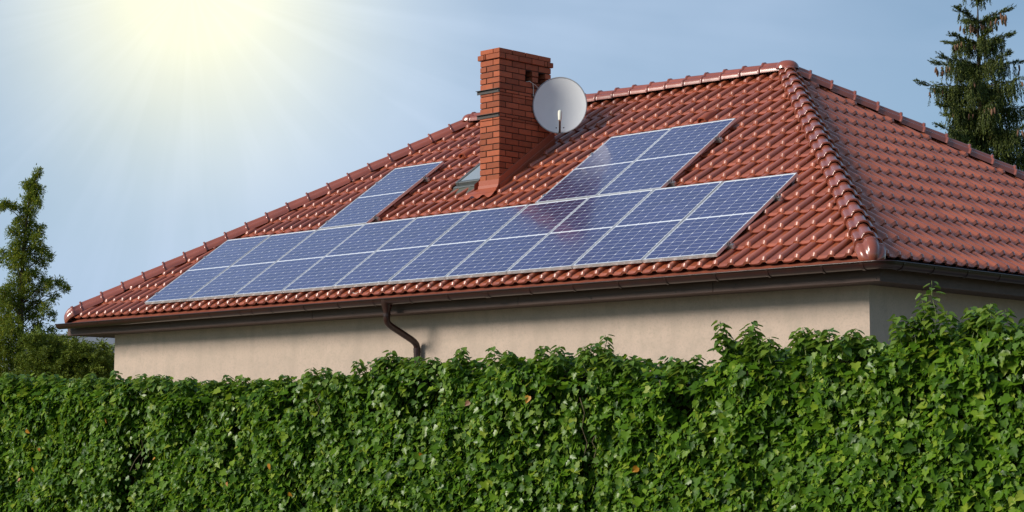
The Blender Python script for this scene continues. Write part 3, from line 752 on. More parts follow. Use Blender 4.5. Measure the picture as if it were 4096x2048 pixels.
for (u0, v0), lab in zip(PANELS, labels):
    pm = array_mat(u0, v0, random.uniform(-.0015, .0015)) @ Matrix.Rotation(R(random.uniform(-.18, .18)), 4, 'X') @ Matrix.Rotation(R(random.uniform(-.12, .12)), 4, 'Y')
    t = thing('solar_panel', lab, 'solar panel', pm, 'solar panels on the front roof slope')
    link('frame', frame_me, t, None, True); link('backsheet', back_me, t, None, True); link('junction_box', jb_me, t, None, True)
    for r in range(20):
        yy = FR_W + my + r*CHh + (midgap if r >= 10 else 0)
        for c in range(6):
            link('cell', cells[r % 2], t, Matrix.Translation((FR_W + mx + c*CW, yy, 0)), True)
    if lab.startswith('solar panel fifth'):
        b = MB(); cpts = []
        for k in range(13):
            s_ = k / 12; cpts.append((.30 + .30*s_, .02 - .10*math.sin(math.pi*s_), -.05 - .035*math.sin(math.pi*s_)))
        b.tube(cpts, .0035, 6); link('cable', b.mesh('cable', 'cable'), t, None, True)
# mounting rails with end clamps, resting on roof hooks
rails = [(-.03, 10.245, .239, 'aluminium mounting rail under the lower half of the long lower row'), (-.03, 10.245, 1.247, 'aluminium mounting rail under the upper half of the long lower row'),
         (2.01, 3.10, 1.95, 'short aluminium mounting rail under the lower half of the single upper panel'), (2.01, 3.10, 3.06, 'short aluminium mounting rail under the upper half of the single upper panel'),
         (6.18, 8.30, 1.95, 'aluminium mounting rail under the lower half of the upper panel pair'), (6.18, 8.30, 3.03, 'aluminium mounting rail under the upper half of the upper panel pair')]
hk = MB(); hk.box((-.018, -.005, -.126), (.018, .10, -.121)); hk.box((-.018, -.005, -.1205), (.018, .001, -.078)); hook_me = hk.mesh('roof_hook', 'rail')
ec = MB(); ec.box((0, -.022, -.036), (.007, .022, .004)); ec.box((-.012, -.022, .0045), (.007, .022, .009)); ec.box((.0075, -.022, -.036), (.034, .022, -.030)); ec.tube([(.02, 0, -.03), (.02, 0, -.008)], .009, 6)
clamp_me = ec.mesh('end_clamp', 'rail')
for a, b2, vv, lab in rails:
    t = thing('mounting_rail', lab, 'mounting rail', array_mat(a, vv), 'mounting rails under the solar panels')
    L_ = b2 - a
    mb = MB(); mb.box((0, -.019, -.0765), (L_, .019, -.0365)); mb.box((-.0005, -.012, -.070), (L_ + .0008, .012, -.043)); link('rail', mb.mesh('rail', 'rail'), t, None, True)
    link('end_clamp', clamp_me, t, Matrix.Translation((L_ - .0445, 0, 0)), True)
    link('end_clamp', clamp_me, t, Matrix.Translation((.0295, 0, 0)) @ Matrix.Scale(-1, 4, (1, 0, 0)), True)
    xh = .25
    while xh < L_: link('roof_hook', hook_me, t, Matrix.Translation((xh, 0, 0)), True); xh += 1.2

# ------------------------------------------------------------------ satellite dish
dc = Vector((5.235, 2.94, z(2.535)))
toc = (CAM - dc).normalized()
nd = (toc + Vector((-.10, -.06, .10))).normalized()
dx = Vector((0, 0, 1)).cross(nd).normalized(); dy = nd.cross(dx)
DM = Matrix(((dx.x, dy.x, nd.x, dc.x), (dx.y, dy.y, nd.y, dc.y), (dx.z, dy.z, nd.z, dc.z), (0, 0, 0, 1)))
dish = thing('satellite_dish', 'round light grey satellite dish mounted beside the brick chimney', 'satellite dish', DM)
ra, rb_, dd = .358, .372, .036
NS, NR = 48, 10
d = MB(); vv2 = [(0, 0, -dd)]
for j in range(1, NR+1):
    t_ = j / NR
    for k in range(NS):
        a = 2*math.pi*k/NS; vv2.append((ra*t_*math.cos(a), rb_*t_*math.sin(a), -dd*(1 - t_*t_)))
ff2 = [(0, 1+k, 1+(k+1) % NS) for k in range(NS)] + [(1+(j-1)*NS+k, 1+j*NS+k, 1+j*NS+(k+1) % NS, 1+(j-1)*NS+(k+1) % NS) for j in range(1, NR) for k in range(NS)]
d.add(vv2, ff2, True)
d.add([(x, y, q_ - .004) for x, y, q_ in vv2], [tuple(reversed(f_)) for f_ in ff2], True)
link('reflector', d.mesh('reflector', 'dishpaint'), dish, None, True)
d = MB(); d.tube([((ra+.001)*math.cos(2*math.pi*k/NS), (rb_+.001)*math.sin(2*math.pi*k/NS), -.004) for k in range(NS+1)], .0085, 8, False); link('rim', d.mesh('rim', 'rim'), dish, None, True)
d = MB()   # feed arm from the lower edge outwards
arm0 = Vector((-.005, -rb_ + .01, -.01)); lnbp = Vector((.046, -.235, .40))
d.tube([arm0 + Vector((0, .0, -.03)), arm0, arm0 + (lnbp - arm0)*.95], .014, 8); link('feed_arm', d.mesh('feed_arm', 'brownplast'), dish, None, True)
d = MB(); d.tube([lnbp + Vector((0, -.005, .012)), lnbp + Vector((0, .02, .0)), lnbp + Vector((0, .08, -.01)), lnbp + Vector((0, .120, -.03)), lnbp + Vector((0, .132, -.034))], [.019, .025, .028, .027, .014], 12); link('receiver', d.mesh('receiver', 'cream'), dish, None, True)
bo = MB(); bo.tube([(0, 0, -.006), (0, 0, .004)], .008, 8); bolt = bo.mesh('bolt', 'black')
for s in (-1, 1):
    bx, by = s*.05, -.30; t2 = (bx/ra)**2 + (by/rb_)**2
    link('bolt', bolt, dish, Matrix.Translation((bx - .002, by, -dd*(1-t2))), True)
d = MB(); inv = DM.inverted()
wallp = inv @ Vector((CHX1, 2.80, z(2.50)))
d.tube([wallp, Vector((0, -.02, -.16)), Vector((0, 0, -.085))], .02, 10); d.box((-.06, -.07, -.125), (.06, .07, -.085)); link('mounting_bracket', d.mesh('mounting_bracket', 'rail'), dish, None, True)
d = MB(); hp0 = Vector((CHX1 + .004, CHY0 + .535, z(lev[5] + .006)))
c1 = [hp0 + Vector((-.03, .0, .0)), hp0 + Vector((.012, .02, .004)), hp0 + Vector((.02, .075, -.02)), hp0 + Vector((.008, .10, -.06)), hp0 + Vector((.008, .10, -.19))]
d.tube([inv @ p for p in c1], .0045, 6)
c2 = [hp0 + Vector((.015, .06, -.012)), hp0 + Vector((.03, .12, -.04)), hp0 + Vector((.06, .2, -.12)), hp0 + Vector((.1, .3, -.2))]
d.tube([inv @ p for p in c2], .0035, 6)
link('cable', d.mesh('cable', 'cable'), dish, None, True)
d = MB(); d.tube([arm0 + Vector((.004, .06, .05)), arm0 + Vector((-.012, .0, .02)), arm0 + Vector((-.03, -.02, -.01)), arm0 + Vector((-.09, .0, -.07)), Vector((-.15, -.25, -.16))], .004, 6); link('cable', d.mesh('cable', 'black'), dish, None, True)

# ------------------------------------------------------------------ ivy hedge
HY = -7.2
contour = [(7.0, 2.17), (8.386, 2.166), (8.959, 2.141), (9.679, 2.122), (10.121, 2.127), (10.515, 2.095), (10.893, 2.068), (11.435, 2.075), (11.864, 2.075), (12.408, 2.097), (12.796, 2.10), (13.118, 2.18), (13.288, 2.15), (13.572, 2.125), (13.733, 2.18), (13.936, 2.09), (14.177, 2.165), (14.517, 2.18), (14.722, 2.11), (14.923, 2.18), (15.118, 2.11), (15.308, 2.07), (15.549, 2.07), (15.694, 2.09), (15.837, 2.14), (15.943, 2.20), (16.064, 2.20), (16.181, 2.14), (16.265, 2.16), (16.446, 2.19), (16.669, 2.18), (16.855, 2.145), (16.977, 2.17), (17.053, 2.20), (17.16, 2.235), (17.273, 2.235), (17.431, 2.245), (17.57, 2.25), (17.706, 2.22), (17.768, 2.20), (18.6, 2.22), (19.6, 2.20)]
cxs = np.array([c[0] for c in contour]); czs = np.array([c[1] for c in contour]) - .03
HX0, HX1 = 7.2, 19.4
perm = rng.random((64, 64))
def vnoise(x, y):
    xi = np.floor(x).astype(int); yi = np.floor(y).astype(int); fx = x - xi; fy = y - yi
    fx = fx*fx*(3-2*fx); fy = fy*fy*(3-2*fy)
    g_ = lambda a, b2: perm[a % 64, b2 % 64]
    return (g_(xi, yi)*(1-fx) + g_(xi+1, yi)*fx)*(1-fy) + (g_(xi, yi+1)*(1-fx) + g_(xi+1, yi+1)*fx)*fy
def bulge(x, zz): return .16*(vnoise(x*1.9, zz*1.6) - .5) + .15*(vnoise(x*5.3 + 9, zz*3.6) - .5) + .08*(vnoise(x*12 + 3, zz*9) - .5)
hedge = thing('ivy_hedge', 'tall clipped hedge thickly covered in glossy green ivy, in front of the house', 'hedge', Matrix.Translation((13, HY + .5, 0)))
# solid dark core added to block light; its colour mixes stems and inner shade
nx, nz2 = 90, 14
core = MB(); vv2 = []
for i in range(nx + 1):
    x = HX0 + .1 + (HX1 - HX0 - .2)*i/nx
    tz = float(np.interp(x, cxs, czs)) - .055
    prof2 = [(.30, 0), (.28, .5), (.27, 1.0), (.27, 1.4), (.28, tz - .12), (.36, tz), (.62, tz - .02), (.70, tz - .2), (.72, 1.0), (.74, 0)]
    for k, (yy, zz) in enumerate(prof2): vv2.append((x, HY + yy + (0.05*(random.random()-.5) if k not in (0, 9) else 0), zz))
core.add(vv2, [(i*10+k, (i+1)*10+k, (i+1)*10+k+1, i*10+k+1) for i in range(nx) for k in range(9)])
core.build('shade_core', 'core_shade', hedge)
# two leaf outlines: lobed and pointed
def leaf_geo(kind):
    if kind == 0: side = [(.26, -.13, .05), (.54, .08, .12), (.38, .34, .07), (.44, .60, .09), (.20, .70, .04)]
    else: side = [(.22, -.06, .05), (.42, .16, .11), (.40, .42, .10), (.26, .68, .06), (.10, .90, .02)]
    L_ = [(-x, y, h) for x, y, h in side]; Rr = side[::-1]
    v = [(0, .38, -.03), (0, 0, .0)] + L_ + [(0, 1.05, -.10)] + Rr
    k = len(v) - 1
    f = [(0, 1 + (i+1) % k, 1 + i) for i in range(k)]
    return np.array(v), np.array(f)
LG = [leaf_geo(0), leaf_geo(1)]
def orient(nrm_, tip):
    nrm_ = nrm_ / np.linalg.norm(nrm_, axis=1, keepdims=True)
    tip = tip - nrm_ * (tip*nrm_).sum(1, keepdims=True); tip /= np.linalg.norm(tip, axis=1, keepdims=True) + 1e-9
    xx = np.cross(tip, nrm_); return np.stack([xx, tip, nrm_], 2)      # columns
def leaves_at(P, Nn, Tp, S, kind):
    """-> list of (matrix R*s, position)"""
    return orient(Nn, Tp) * S[:, None, None], P
def stack(geo, Rm, P):
    v, f = geo; V = np.einsum('nij,kj->nki', Rm, v) + P[:, None, :]
    F = (f[None] + (np.arange(len(P))*len(v))[:, None, None]); return V.reshape(-1, 3), F.reshape(-1, 3)
# front face leaves
NL = 126000
lx = rng.uniform(HX0, HX1, NL); topz = np.interp(lx, cxs, czs)
lz = topz - (rng.random(NL) ** 1.0) * (topz - .75)
dep = (rng.exponential(.052, NL) + .22*np.clip((vnoise(lx*4.1 + 21, lz*2.0 + 5) - .80)/.12, 0, 1)).clip(0, .30)
ly = HY - bulge(lx, lz) + dep - .02
near_top = np.clip((lz - (topz - .14)) / .14, 0, 1)
ly += near_top**2 * .12
P1 = np.stack([lx, ly, lz], 1)
N1 = np.stack([rng.normal(0, .55, NL), -1.0 + rng.normal(0, .35, NL), .62 + .6*near_top + rng.normal(0, .5, NL)], 1)
T1_ = np.stack([rng.normal(0, .8, NL), -.25 + rng.normal(0, .3, NL), -1 + rng.normal(0, .45, NL)], 1)
S1 = rng.lognormal(math.log(.0295), .42, NL).clip(.013, .066)
# top leaves
NT = 9000
tx_ = rng.uniform(HX0, HX1, NT); ty = HY + rng.uniform(-.02, .75, NT); tzv = np.interp(tx_, cxs, czs) + .02*rng.normal(size=NT) - .10*np.clip((.10 - (ty - HY))/.1, 0, 1)**2 - .04 + .05*vnoise(tx_*6, ty*6)
P2 = np.stack([tx_, ty, tzv], 1); N2 = np.stack([rng.normal(0, .45, NT), -.35 + rng.normal(0, .4, NT), np.ones(NT)], 1)
T2 = np.stack([rng.normal(0, 1, NT), -.6 + rng.normal(0, .8, NT), rng.normal(-.1, .3, NT)], 1); S2 = rng.lognormal(math.log(.046), .22, NT)
# back face, sparser
NB = 3500
bx_ = rng.uniform(HX0, HX1, NB); bz_ = rng.uniform(.6, 1, NB) * np.interp(bx_, cxs, czs)
P3_ = np.stack([bx_, HY + .80 + rng.normal(0, .05, NB), bz_], 1); N3 = np.stack([rng.normal(0, .4, NB), np.ones(NB), rng.normal(.5, .3, NB)], 1)
T3 = np.stack([rng.normal(0, .5, NB), rng.normal(.2, .3, NB), -np.ones(NB)], 1); S3 = np.full(NB, .065)
# upright shoots along the top
stems = MB(); SP, SN, ST, SS = [], [], [], []
shoots = [(13.118, .05), (13.05, .03), (13.74, .06), (13.69, .03), (14.19, .05), (14.3, .02), (14.47, .04), (14.56, .05), (14.92, .09), (14.87, .04), (15.05, .03), (15.89, .07), (15.945, .10), (16.03, .07), (16.09, .11), (16.15, .03), (16.40, .05), (16.47, .06), (16.62, .05), (16.70, .06), (16.79, .04), (17.0, .05), (17.07, .08), (17.135, .17), (17.165, .11), (17.233, .22), (17.36, .05), (17.43, .07), (17.5, .06), (17.56, .07), (17.65, .05), (17.76, .05)]
for k in range(95): shoots.append((float(rng.uniform(HX0, HX1)), float(rng.uniform(.0, .055))))
for si_, (sx_, hh) in enumerate(shoots):
    big = hh > .15
    base = np.array([sx_, HY + rng.uniform(-.02, .14), float(np.interp(sx_, cxs, czs)) - .05])
    lean = np.array([rng.normal(0, .12), rng.normal(-.05, .12), 1.0]) if not big else np.array([rng.normal(.03, .04), -.02, 1.0]); hgt = hh + .09
    npt = 5; pts = [base + lean*hgt*k/(npt-1) + np.array([.01*math.sin(k*2 + sx_*9), 0, 0]) for k in range(npt)]
    tgt = MB() if si_ < 32 else stems
    tgt.tube([tuple(p) for p in pts], [.0035 - .0005*k for k in range(npt)], 5)
    if si_ < 32: tgt.build('stem', 'greenstem', hedge)
    nl = int(11 + hgt*55)
    for k in range(nl):
        t_ = (k + .5)/nl if big else .35 + .65*(k+.5)/nl
        p = base + lean*hgt*t_; a = k*2.4 + sx_*13
        o_ = np.array([math.cos(a), math.sin(a), 0]); pet = .012 + .016*(1-t_)
        SP.append(p + o_*pet); tipv = o_ + np.array([0, 0, .25 - .95*(1-t_*.8) + rng.normal(0, .25)]); ST.append(tipv)
        SN.append(np.array([0, 0, 1.0]) + o_*.55 + rng.normal(0, .25, 3)); SS.append((.066 - .024*t_) * rng.uniform(.85, 1.15) * (1.0 if not big else .9))
tag(stems.build('shoot_stems', 'greenstem', hedge), kind='stuff')
SP, SN, ST, SS = map(np.array, (SP, SN, ST, SS))
# dead and yellow leaves here and there
dead_px = [(115, 1720, .055), (158, 1792, .04), (135, 1870, .05), (455, 1675, .045), (95, 1915, .04), (1110, 1855, .055), (1155, 1972, .045), (945, 1928, .04), (1688, 1812, .055), (612, 1832, .035), (1895, 1607, .05), (2142, 1585, .06), (2570, 1868, .06), (3360, 1895, .07), (3330, 1925, .06), (2945, 1948, .06), (3253, 1390, .045), (3750, 1835, .05), (80, 1930, .045), (2030, 1822, .04)]
# pick the 300 leaves that show largest
kind1 = rng.integers(0, 10, NL) > 5
allP = P1; rel = allP - np.array(CAM); zz_ = rel @ np.array(FW); pxx = 2048 + 7657.09*(rel @ np.array(RT))/zz_; pyy = 1024 - 7657.09*(rel @ np.array(UP))/zz_
face = np.abs((N1/np.linalg.norm(N1, axis=1, keepdims=True) * (-rel/np.linalg.norm(rel, axis=1, keepdims=True))).sum(1))
score = (S1/zz_)**2*face*np.exp(-dep/.03)*((pxx > 30) & (pxx < 4066) & (pyy > 0) & (pyy < 2030))
big = np.argsort(-score)[:280]; isbig = np.zeros(NL, bool); isbig[big] = True
ly_front = HY - bulge(lx, lz) - .03
leaf_me = []
for k in (0, 1):
    v, f = LG[k]; leaf_me.append(np_mesh('leaf', v, f, 'leaf'))
Rb = orient(N1[big], T1_[big])*S1[big][:, None, None]
for i, gi in enumerate(big):
    m = Matrix([[*Rb[i][0], P1[gi][0]], [*Rb[i][1], P1[gi][1] - .5*dep[gi] - .005], [*Rb[i][2], P1[gi][2]], [0, 0, 0, 1]])
    link('leaf', leaf_me[int(kind1[gi])], hedge, m)
dl = np_mesh('leaf', *LG[1], 'deadleaf')
for (x_, y_, s_) in dead_px[:13]:
    dvec = pixel_dir(x_, y_); t_ = (HY - CAM.y)/dvec.y; p = CAM + dvec*t_
    p.y -= float(bulge(np.array([p.x]), np.array([p.z]))[0]) + .045
    Rm = orient(np.array([[rng.normal(.3, .4), -1, rng.normal(.2, .4)]]), np.array([[rng.normal(0, .8), 0, -1]]))[0]*s_*.8
    o = link('leaf', dl, hedge, Matrix([[*Rm[0], p.x], [*Rm[1], p.y], [*Rm[2], p.z], [0, 0, 0, 1]])); o['label'] = 'yellowed ivy leaf'
def foliage(name, sets, mat, parent, kind='stuff', label=None):
    VV, FF, o_ = [], [], 0
    for geo, Rm, P in sets:
        V, F = stack(geo, Rm, P); VV.append(V); FF.append(F + o_); o_ += len(V)
    ob = link(name, np_mesh(name, np.concatenate(VV), np.concatenate(FF), mat), parent); tag(ob, label, kind=kind); return ob
sets = []
for (P, N_, T_, S_, kk) in ((P1[~isbig], N1[~isbig], T1_[~isbig], S1[~isbig], kind1[~isbig]), (P2, N2, T2, S2, rng.random(NT) > .5), (P3_, N3, T3, S3, rng.random(NB) > .5)):
    Rm = orient(N_, T_)*S_[:, None, None]
    sets += [(LG[0], Rm[~kk], P[~kk]), (LG[1], Rm[kk], P[kk])]
foliage('foliage', sets, 'leaf', hedge, label='mass of smaller ivy leaves')
# lighter young leaves: shoots and scattered fresh tips
NY = 3800
yx = rng.uniform(HX0, HX1, NY); yz = np.interp(yx, cxs, czs) - rng.random(NY)**1.3*1.3
sel = vnoise(yx*2.2 + 40, yz*2.2) > .58
yx, yz = yx[sel], yz[sel]; yP = np.stack([yx, HY - bulge(yx, yz) - .045, yz], 1); k_ = len(yx)
yR = orient(np.stack([rng.normal(0, .5, k_), -np.ones(k_), rng.normal(.5, .4, k_)], 1), np.stack([rng.normal(0, .6, k_), rng.normal(-.3, .3, k_), rng.normal(-.7, .5, k_)], 1))*rng.uniform(.022, .045, k_)[:, None, None]
foliage('young_foliage', [(LG[1], orient(SN, ST)*SS[:, None, None], SP), (LG[0], yR, yP)], 'youngleaf', hedge, label='fresh light green ivy shoots')
# bare runners hanging in the gaps
b = MB()
for k in range(46):
    x = rng.uniform(8.4, 17.8); z1 = rng.uniform(1.35, 2.0); ln = rng.uniform(.12, .4)
    b.tube([(x + .02*math.sin(q_*3 + k), HY - float(bulge(np.array([x]), np.array([z1 - ln*q_/4]))[0]) + .03, z1 - ln*q_/4) for q_ in range(5)], .0035, 5)
tag(b.build('runners', 'stem', hedge), kind='stuff')

# ------------------------------------------------------------------ trees
def blades(P, D, Ln, Wd, Up=None):
    """narrow kite-shaped sprigs: P base, D direction, length, width -> verts, tris"""
    n_ = len(P); D = D/np.linalg.norm(D, axis=1, keepdims=True)
    U = rng.normal(size=(n_, 3)) if Up is None else Up
    S_ = np.cross(D, U); S_ /= np.linalg.norm(S_, axis=1, keepdims=True) + 1e-9
    a = P; b_ = P + D*(Ln*.4)[:, None] + S_*(Wd*.5)[:, None]; c = P + D*Ln[:, None]; d_ = P + D*(Ln*.4)[:, None] - S_*(Wd*.5)[:, None]
    V = np.stack([a, b_, c, d_], 1).reshape(-1, 3); F = (np.array([[0, 1, 2, 3]])[None] + (np.arange(n_)*4)[:, None, None]).reshape(-1, 4)
    return V, F
def fan(P, D, size, k, droop, spread):
    """k sprigs fanned round every point"""
    n_ = len(P); PP = np.repeat(P, k, 0); DD = np.repeat(D, k, 0) + rng.normal(0, spread, (n_*k, 3)); DD[:, 2] -= droop
    PP = PP + rng.normal(0, 1, (n_*k, 3))*np.repeat(size, k)[:, None]*.35
    s_ = np.repeat(size, k)*rng.uniform(.6, 1.25, n_*k)
    return blades(PP, DD, s_, s_*rng.uniform(.22, .33, n_*k))

def ragged_cypress():
    dist = 31.0; d0 = pixel_dir(88, 1100); base = CAM + d0*dist; base = Vector((base.x, base.y, 0)); sc = dist/7657.09
    H = 1.65 + (1767 - 672)*sc
    t = thing('cypress_tree', 'ragged slim cypress tree with drooping green sprays left of the house', 'tree', Matrix.Translation(base))
    rt = np.array(RT); fw = np.array([FW.x, FW.y, 0]); fw /= np.linalg.norm(fw)
    def at(px, py, dep_=0): return np.array(base) + rt*((px - 88)*sc) + fw*dep_ + np.array([0, 0, 1.65 + (1767 - py)*sc - base.z])
    tr = MB(); tp = [(96, 2200), (92, 1700), (90, 1400), (86, 1200), (92, 1000), (100, 880), (112, 790), (128, 730), (140, 690)]
    tr.tube([tuple(at(*p)) for p in tp], [.11, .09, .06, .04, .028, .02, .014, .009, .004], 8); 
    # clumps: (px, py, radius px, depth m, weight)
    cl = [(143, 690, 10, 0, 5), (128, 715, 16, 0, 8), (108, 745, 24, 0, 12), (140, 765, 26, 0, 14), (95, 745, 14, .1, 5), (120, 800, 34, 0, 22), (148, 815, 20, -.1, 9), (85, 835, 22, .05, 9), (50, 830, 18, -.1, 8), (22, 822, 16, -.1, 7), (5, 832, 14, 0, 6), (110, 855, 28, 0, 16),
          (75, 900, 30, 0, 16), (105, 905, 30, .1, 16), (60, 935, 28, -.1, 14), (100, 955, 34, 0, 18), (140, 925, 24, .1, 10), (150, 965, 28, -.1, 12), (75, 990, 36, 0, 20), (60, 1030, 30, -.1, 15), (120, 1010, 34, .1, 16), (165, 1000, 24, 0, 9), (95, 1050, 34, -.15, 20), (145, 1050, 30, .15, 14), (190, 1030, 16, 0, 5), (55, 1075, 26, 0, 11), (15, 1040, 18, 0, 6), (8, 1015, 12, 0, 4),
          (85, 1110, 36, .1, 20), (130, 1110, 34, -.1, 18), (175, 1130, 26, .1, 9), (60, 1150, 34, 0, 16), (110, 1165, 36, 0, 18), (30, 1180, 34, -.2, 14), (150, 1160, 26, .2, 9), (200, 1150, 22, -.1, 8), (235, 1140, 20, 0, 8), (258, 1158, 14, 0, 7), (210, 1195, 22, .1, 7), (10, 1210, 36, .2, 15), (70, 1210, 40, 0, 22), (130, 1215, 32, .2, 14), (190, 1235, 24, -.1, 8), (40, 1255, 44, -.2, 22), (100, 1260, 40, .1, 20), (155, 1270, 30, 0, 11), (205, 1270, 18, .1, 5),
          (20, 1310, 46, 0, 24), (85, 1315, 44, -.3, 26), (150, 1330, 36, .1, 15), (200, 1320, 22, .2, 6), (50, 1370, 50, -.3, 30), (120, 1380, 44, 0, 22), (180, 1385, 34, .1, 12), (15, 1420, 46, -.2, 24), (90, 1435, 50, -.3, 28), (160, 1440, 42, -.1, 20), (40, 1480, 50, -.4, 26), (120, 1490, 48, -.3, 24), (200, 1470, 34, 0, 12), (-30, 1300, 60, 0, 24), (-40, 1420, 60, 0, 24), (60, 1560, 90, 0, 30), (60, 1660, 90, 0, 20), (-40, 1150, 40, .1, 12)]
    Pp, Dd, Sz = [], [], []
    for (x, y, r, dp_, wgt) in cl:
        c = at(x, y, dp_); rr = r*sc
        # a limb from the trunk to the clump
        ty_ = min(y + 40 + abs(x - 95)*.35, 1800); trx = np.interp(ty_, [690, 880, 1200, 2200], [140, 100, 86, 96]); s0 = at(trx, ty_)
        mid = (s0 + c)/2 + np.array([0, 0, .05]); tr.tube([tuple(s0), tuple(mid), tuple(c)], [.011, .007, .003], 5)
        for st_ in range(int(6 + wgt*2.9)):
            o_ = rng.normal(0, .42, 3)*rr; b0 = c + o_*.6; dv = o_/(np.linalg.norm(o_) + 1e-6)*.7 + (c - s0)/(np.linalg.norm(c - s0) + 1e-6)*.35 + np.array([0, 0, .25])
            ln = rr*rng.uniform(.5, 1.25); m_ = max(5, int(ln/.017)); u_ = np.linspace(0, 1, m_)[:, None]
            pts_ = b0 + dv*ln*u_ + np.array([0, 0, -1.0])*ln*.75*u_**2
            Pp.append(pts_ + rng.normal(0, .010, pts_.shape)); Dd.append(dv - np.array([0, 0, 1.5])*u_ + rng.normal(0, .35, pts_.shape)); Sz.append(np.full(m_, .062)*(1 - .4*u_[:, 0])*rng.uniform(.7, 1.2, m_))
    tr.build('trunk', 'bark', t)
    V, F = fan(np.concatenate(Pp), np.concatenate(Dd), np.concatenate(Sz), 3, .1, .38)
    link('crown', np_mesh('crown', V, F, 'cypress', False), t)
ragged_cypress()

def thuja_shrub():
    dist = 30.0; c0 = CAM + pixel_dir(330, 1450)*dist; base = Vector((c0.x, c0.y, 0)); sc = dist/7657.09
    t = thing('thuja_shrub', 'dense dark green thuja shrub between the cypress and the house wall', 'shrub', Matrix.Translation(base))
    rt = np.array(RT); fw = np.array([FW.x, FW.y, 0]); fw /= np.linalg.norm(fw)
    tr = MB()
    for k in range(5): tr.tube([(base.x + .1*k - .2, base.y, 0), (base.x + .22*k - .45, base.y + .05*k, 1.6), (base.x + .3*k - .6, base.y + .08*k, 2.6)], [.05, .035, .01], 6)
    tr.build('trunk', 'bark', t)
    Pn, Dn, Sn = [], [], []
    for k in range(260):
        px_ = rng.uniform(140, 446); ty_ = float(np.interp(px_, [140, 200, 240, 280, 330, 370, 410, 448], [1340, 1352, 1345, 1362, 1355, 1382, 1372, 1415])) + rng.uniform(0, 1)**.8*210
        c = np.array([base.x, base.y, 0]) + rt*((px_ - 330)*sc) + fw*rng.uniform(-.5, .4); c[2] = 1.65 + (1767 - ty_ - 14)*sc
        for st_ in range(9):
            dv = np.array([*rng.normal(0, .55, 2), .75]) - fw*.35; ln = rng.uniform(.10, .26); m_ = int(ln/.016); u_ = np.linspace(0, 1, m_)[:, None]
            pts_ = c + rng.normal(0, .05, 3) + dv*ln*u_ - np.array([0, 0, 1.0])*ln*.6*u_**2
            Pn.append(pts_); Dn.append(dv - np.array([0, 0, 1.1])*u_ + rng.normal(0, .3, pts_.shape)); Sn.append(np.full(m_, .07)*(1 - .4*u_[:, 0]))
    Pn, Dn, Sn = np.concatenate(Pn), np.concatenate(Dn), np.concatenate(Sn)
    V, F = fan(Pn, Dn, Sn, 3, .1, .4)
    link('crown', np_mesh('crown', V, F, 'thuja', False), t)
thuja_shrub()

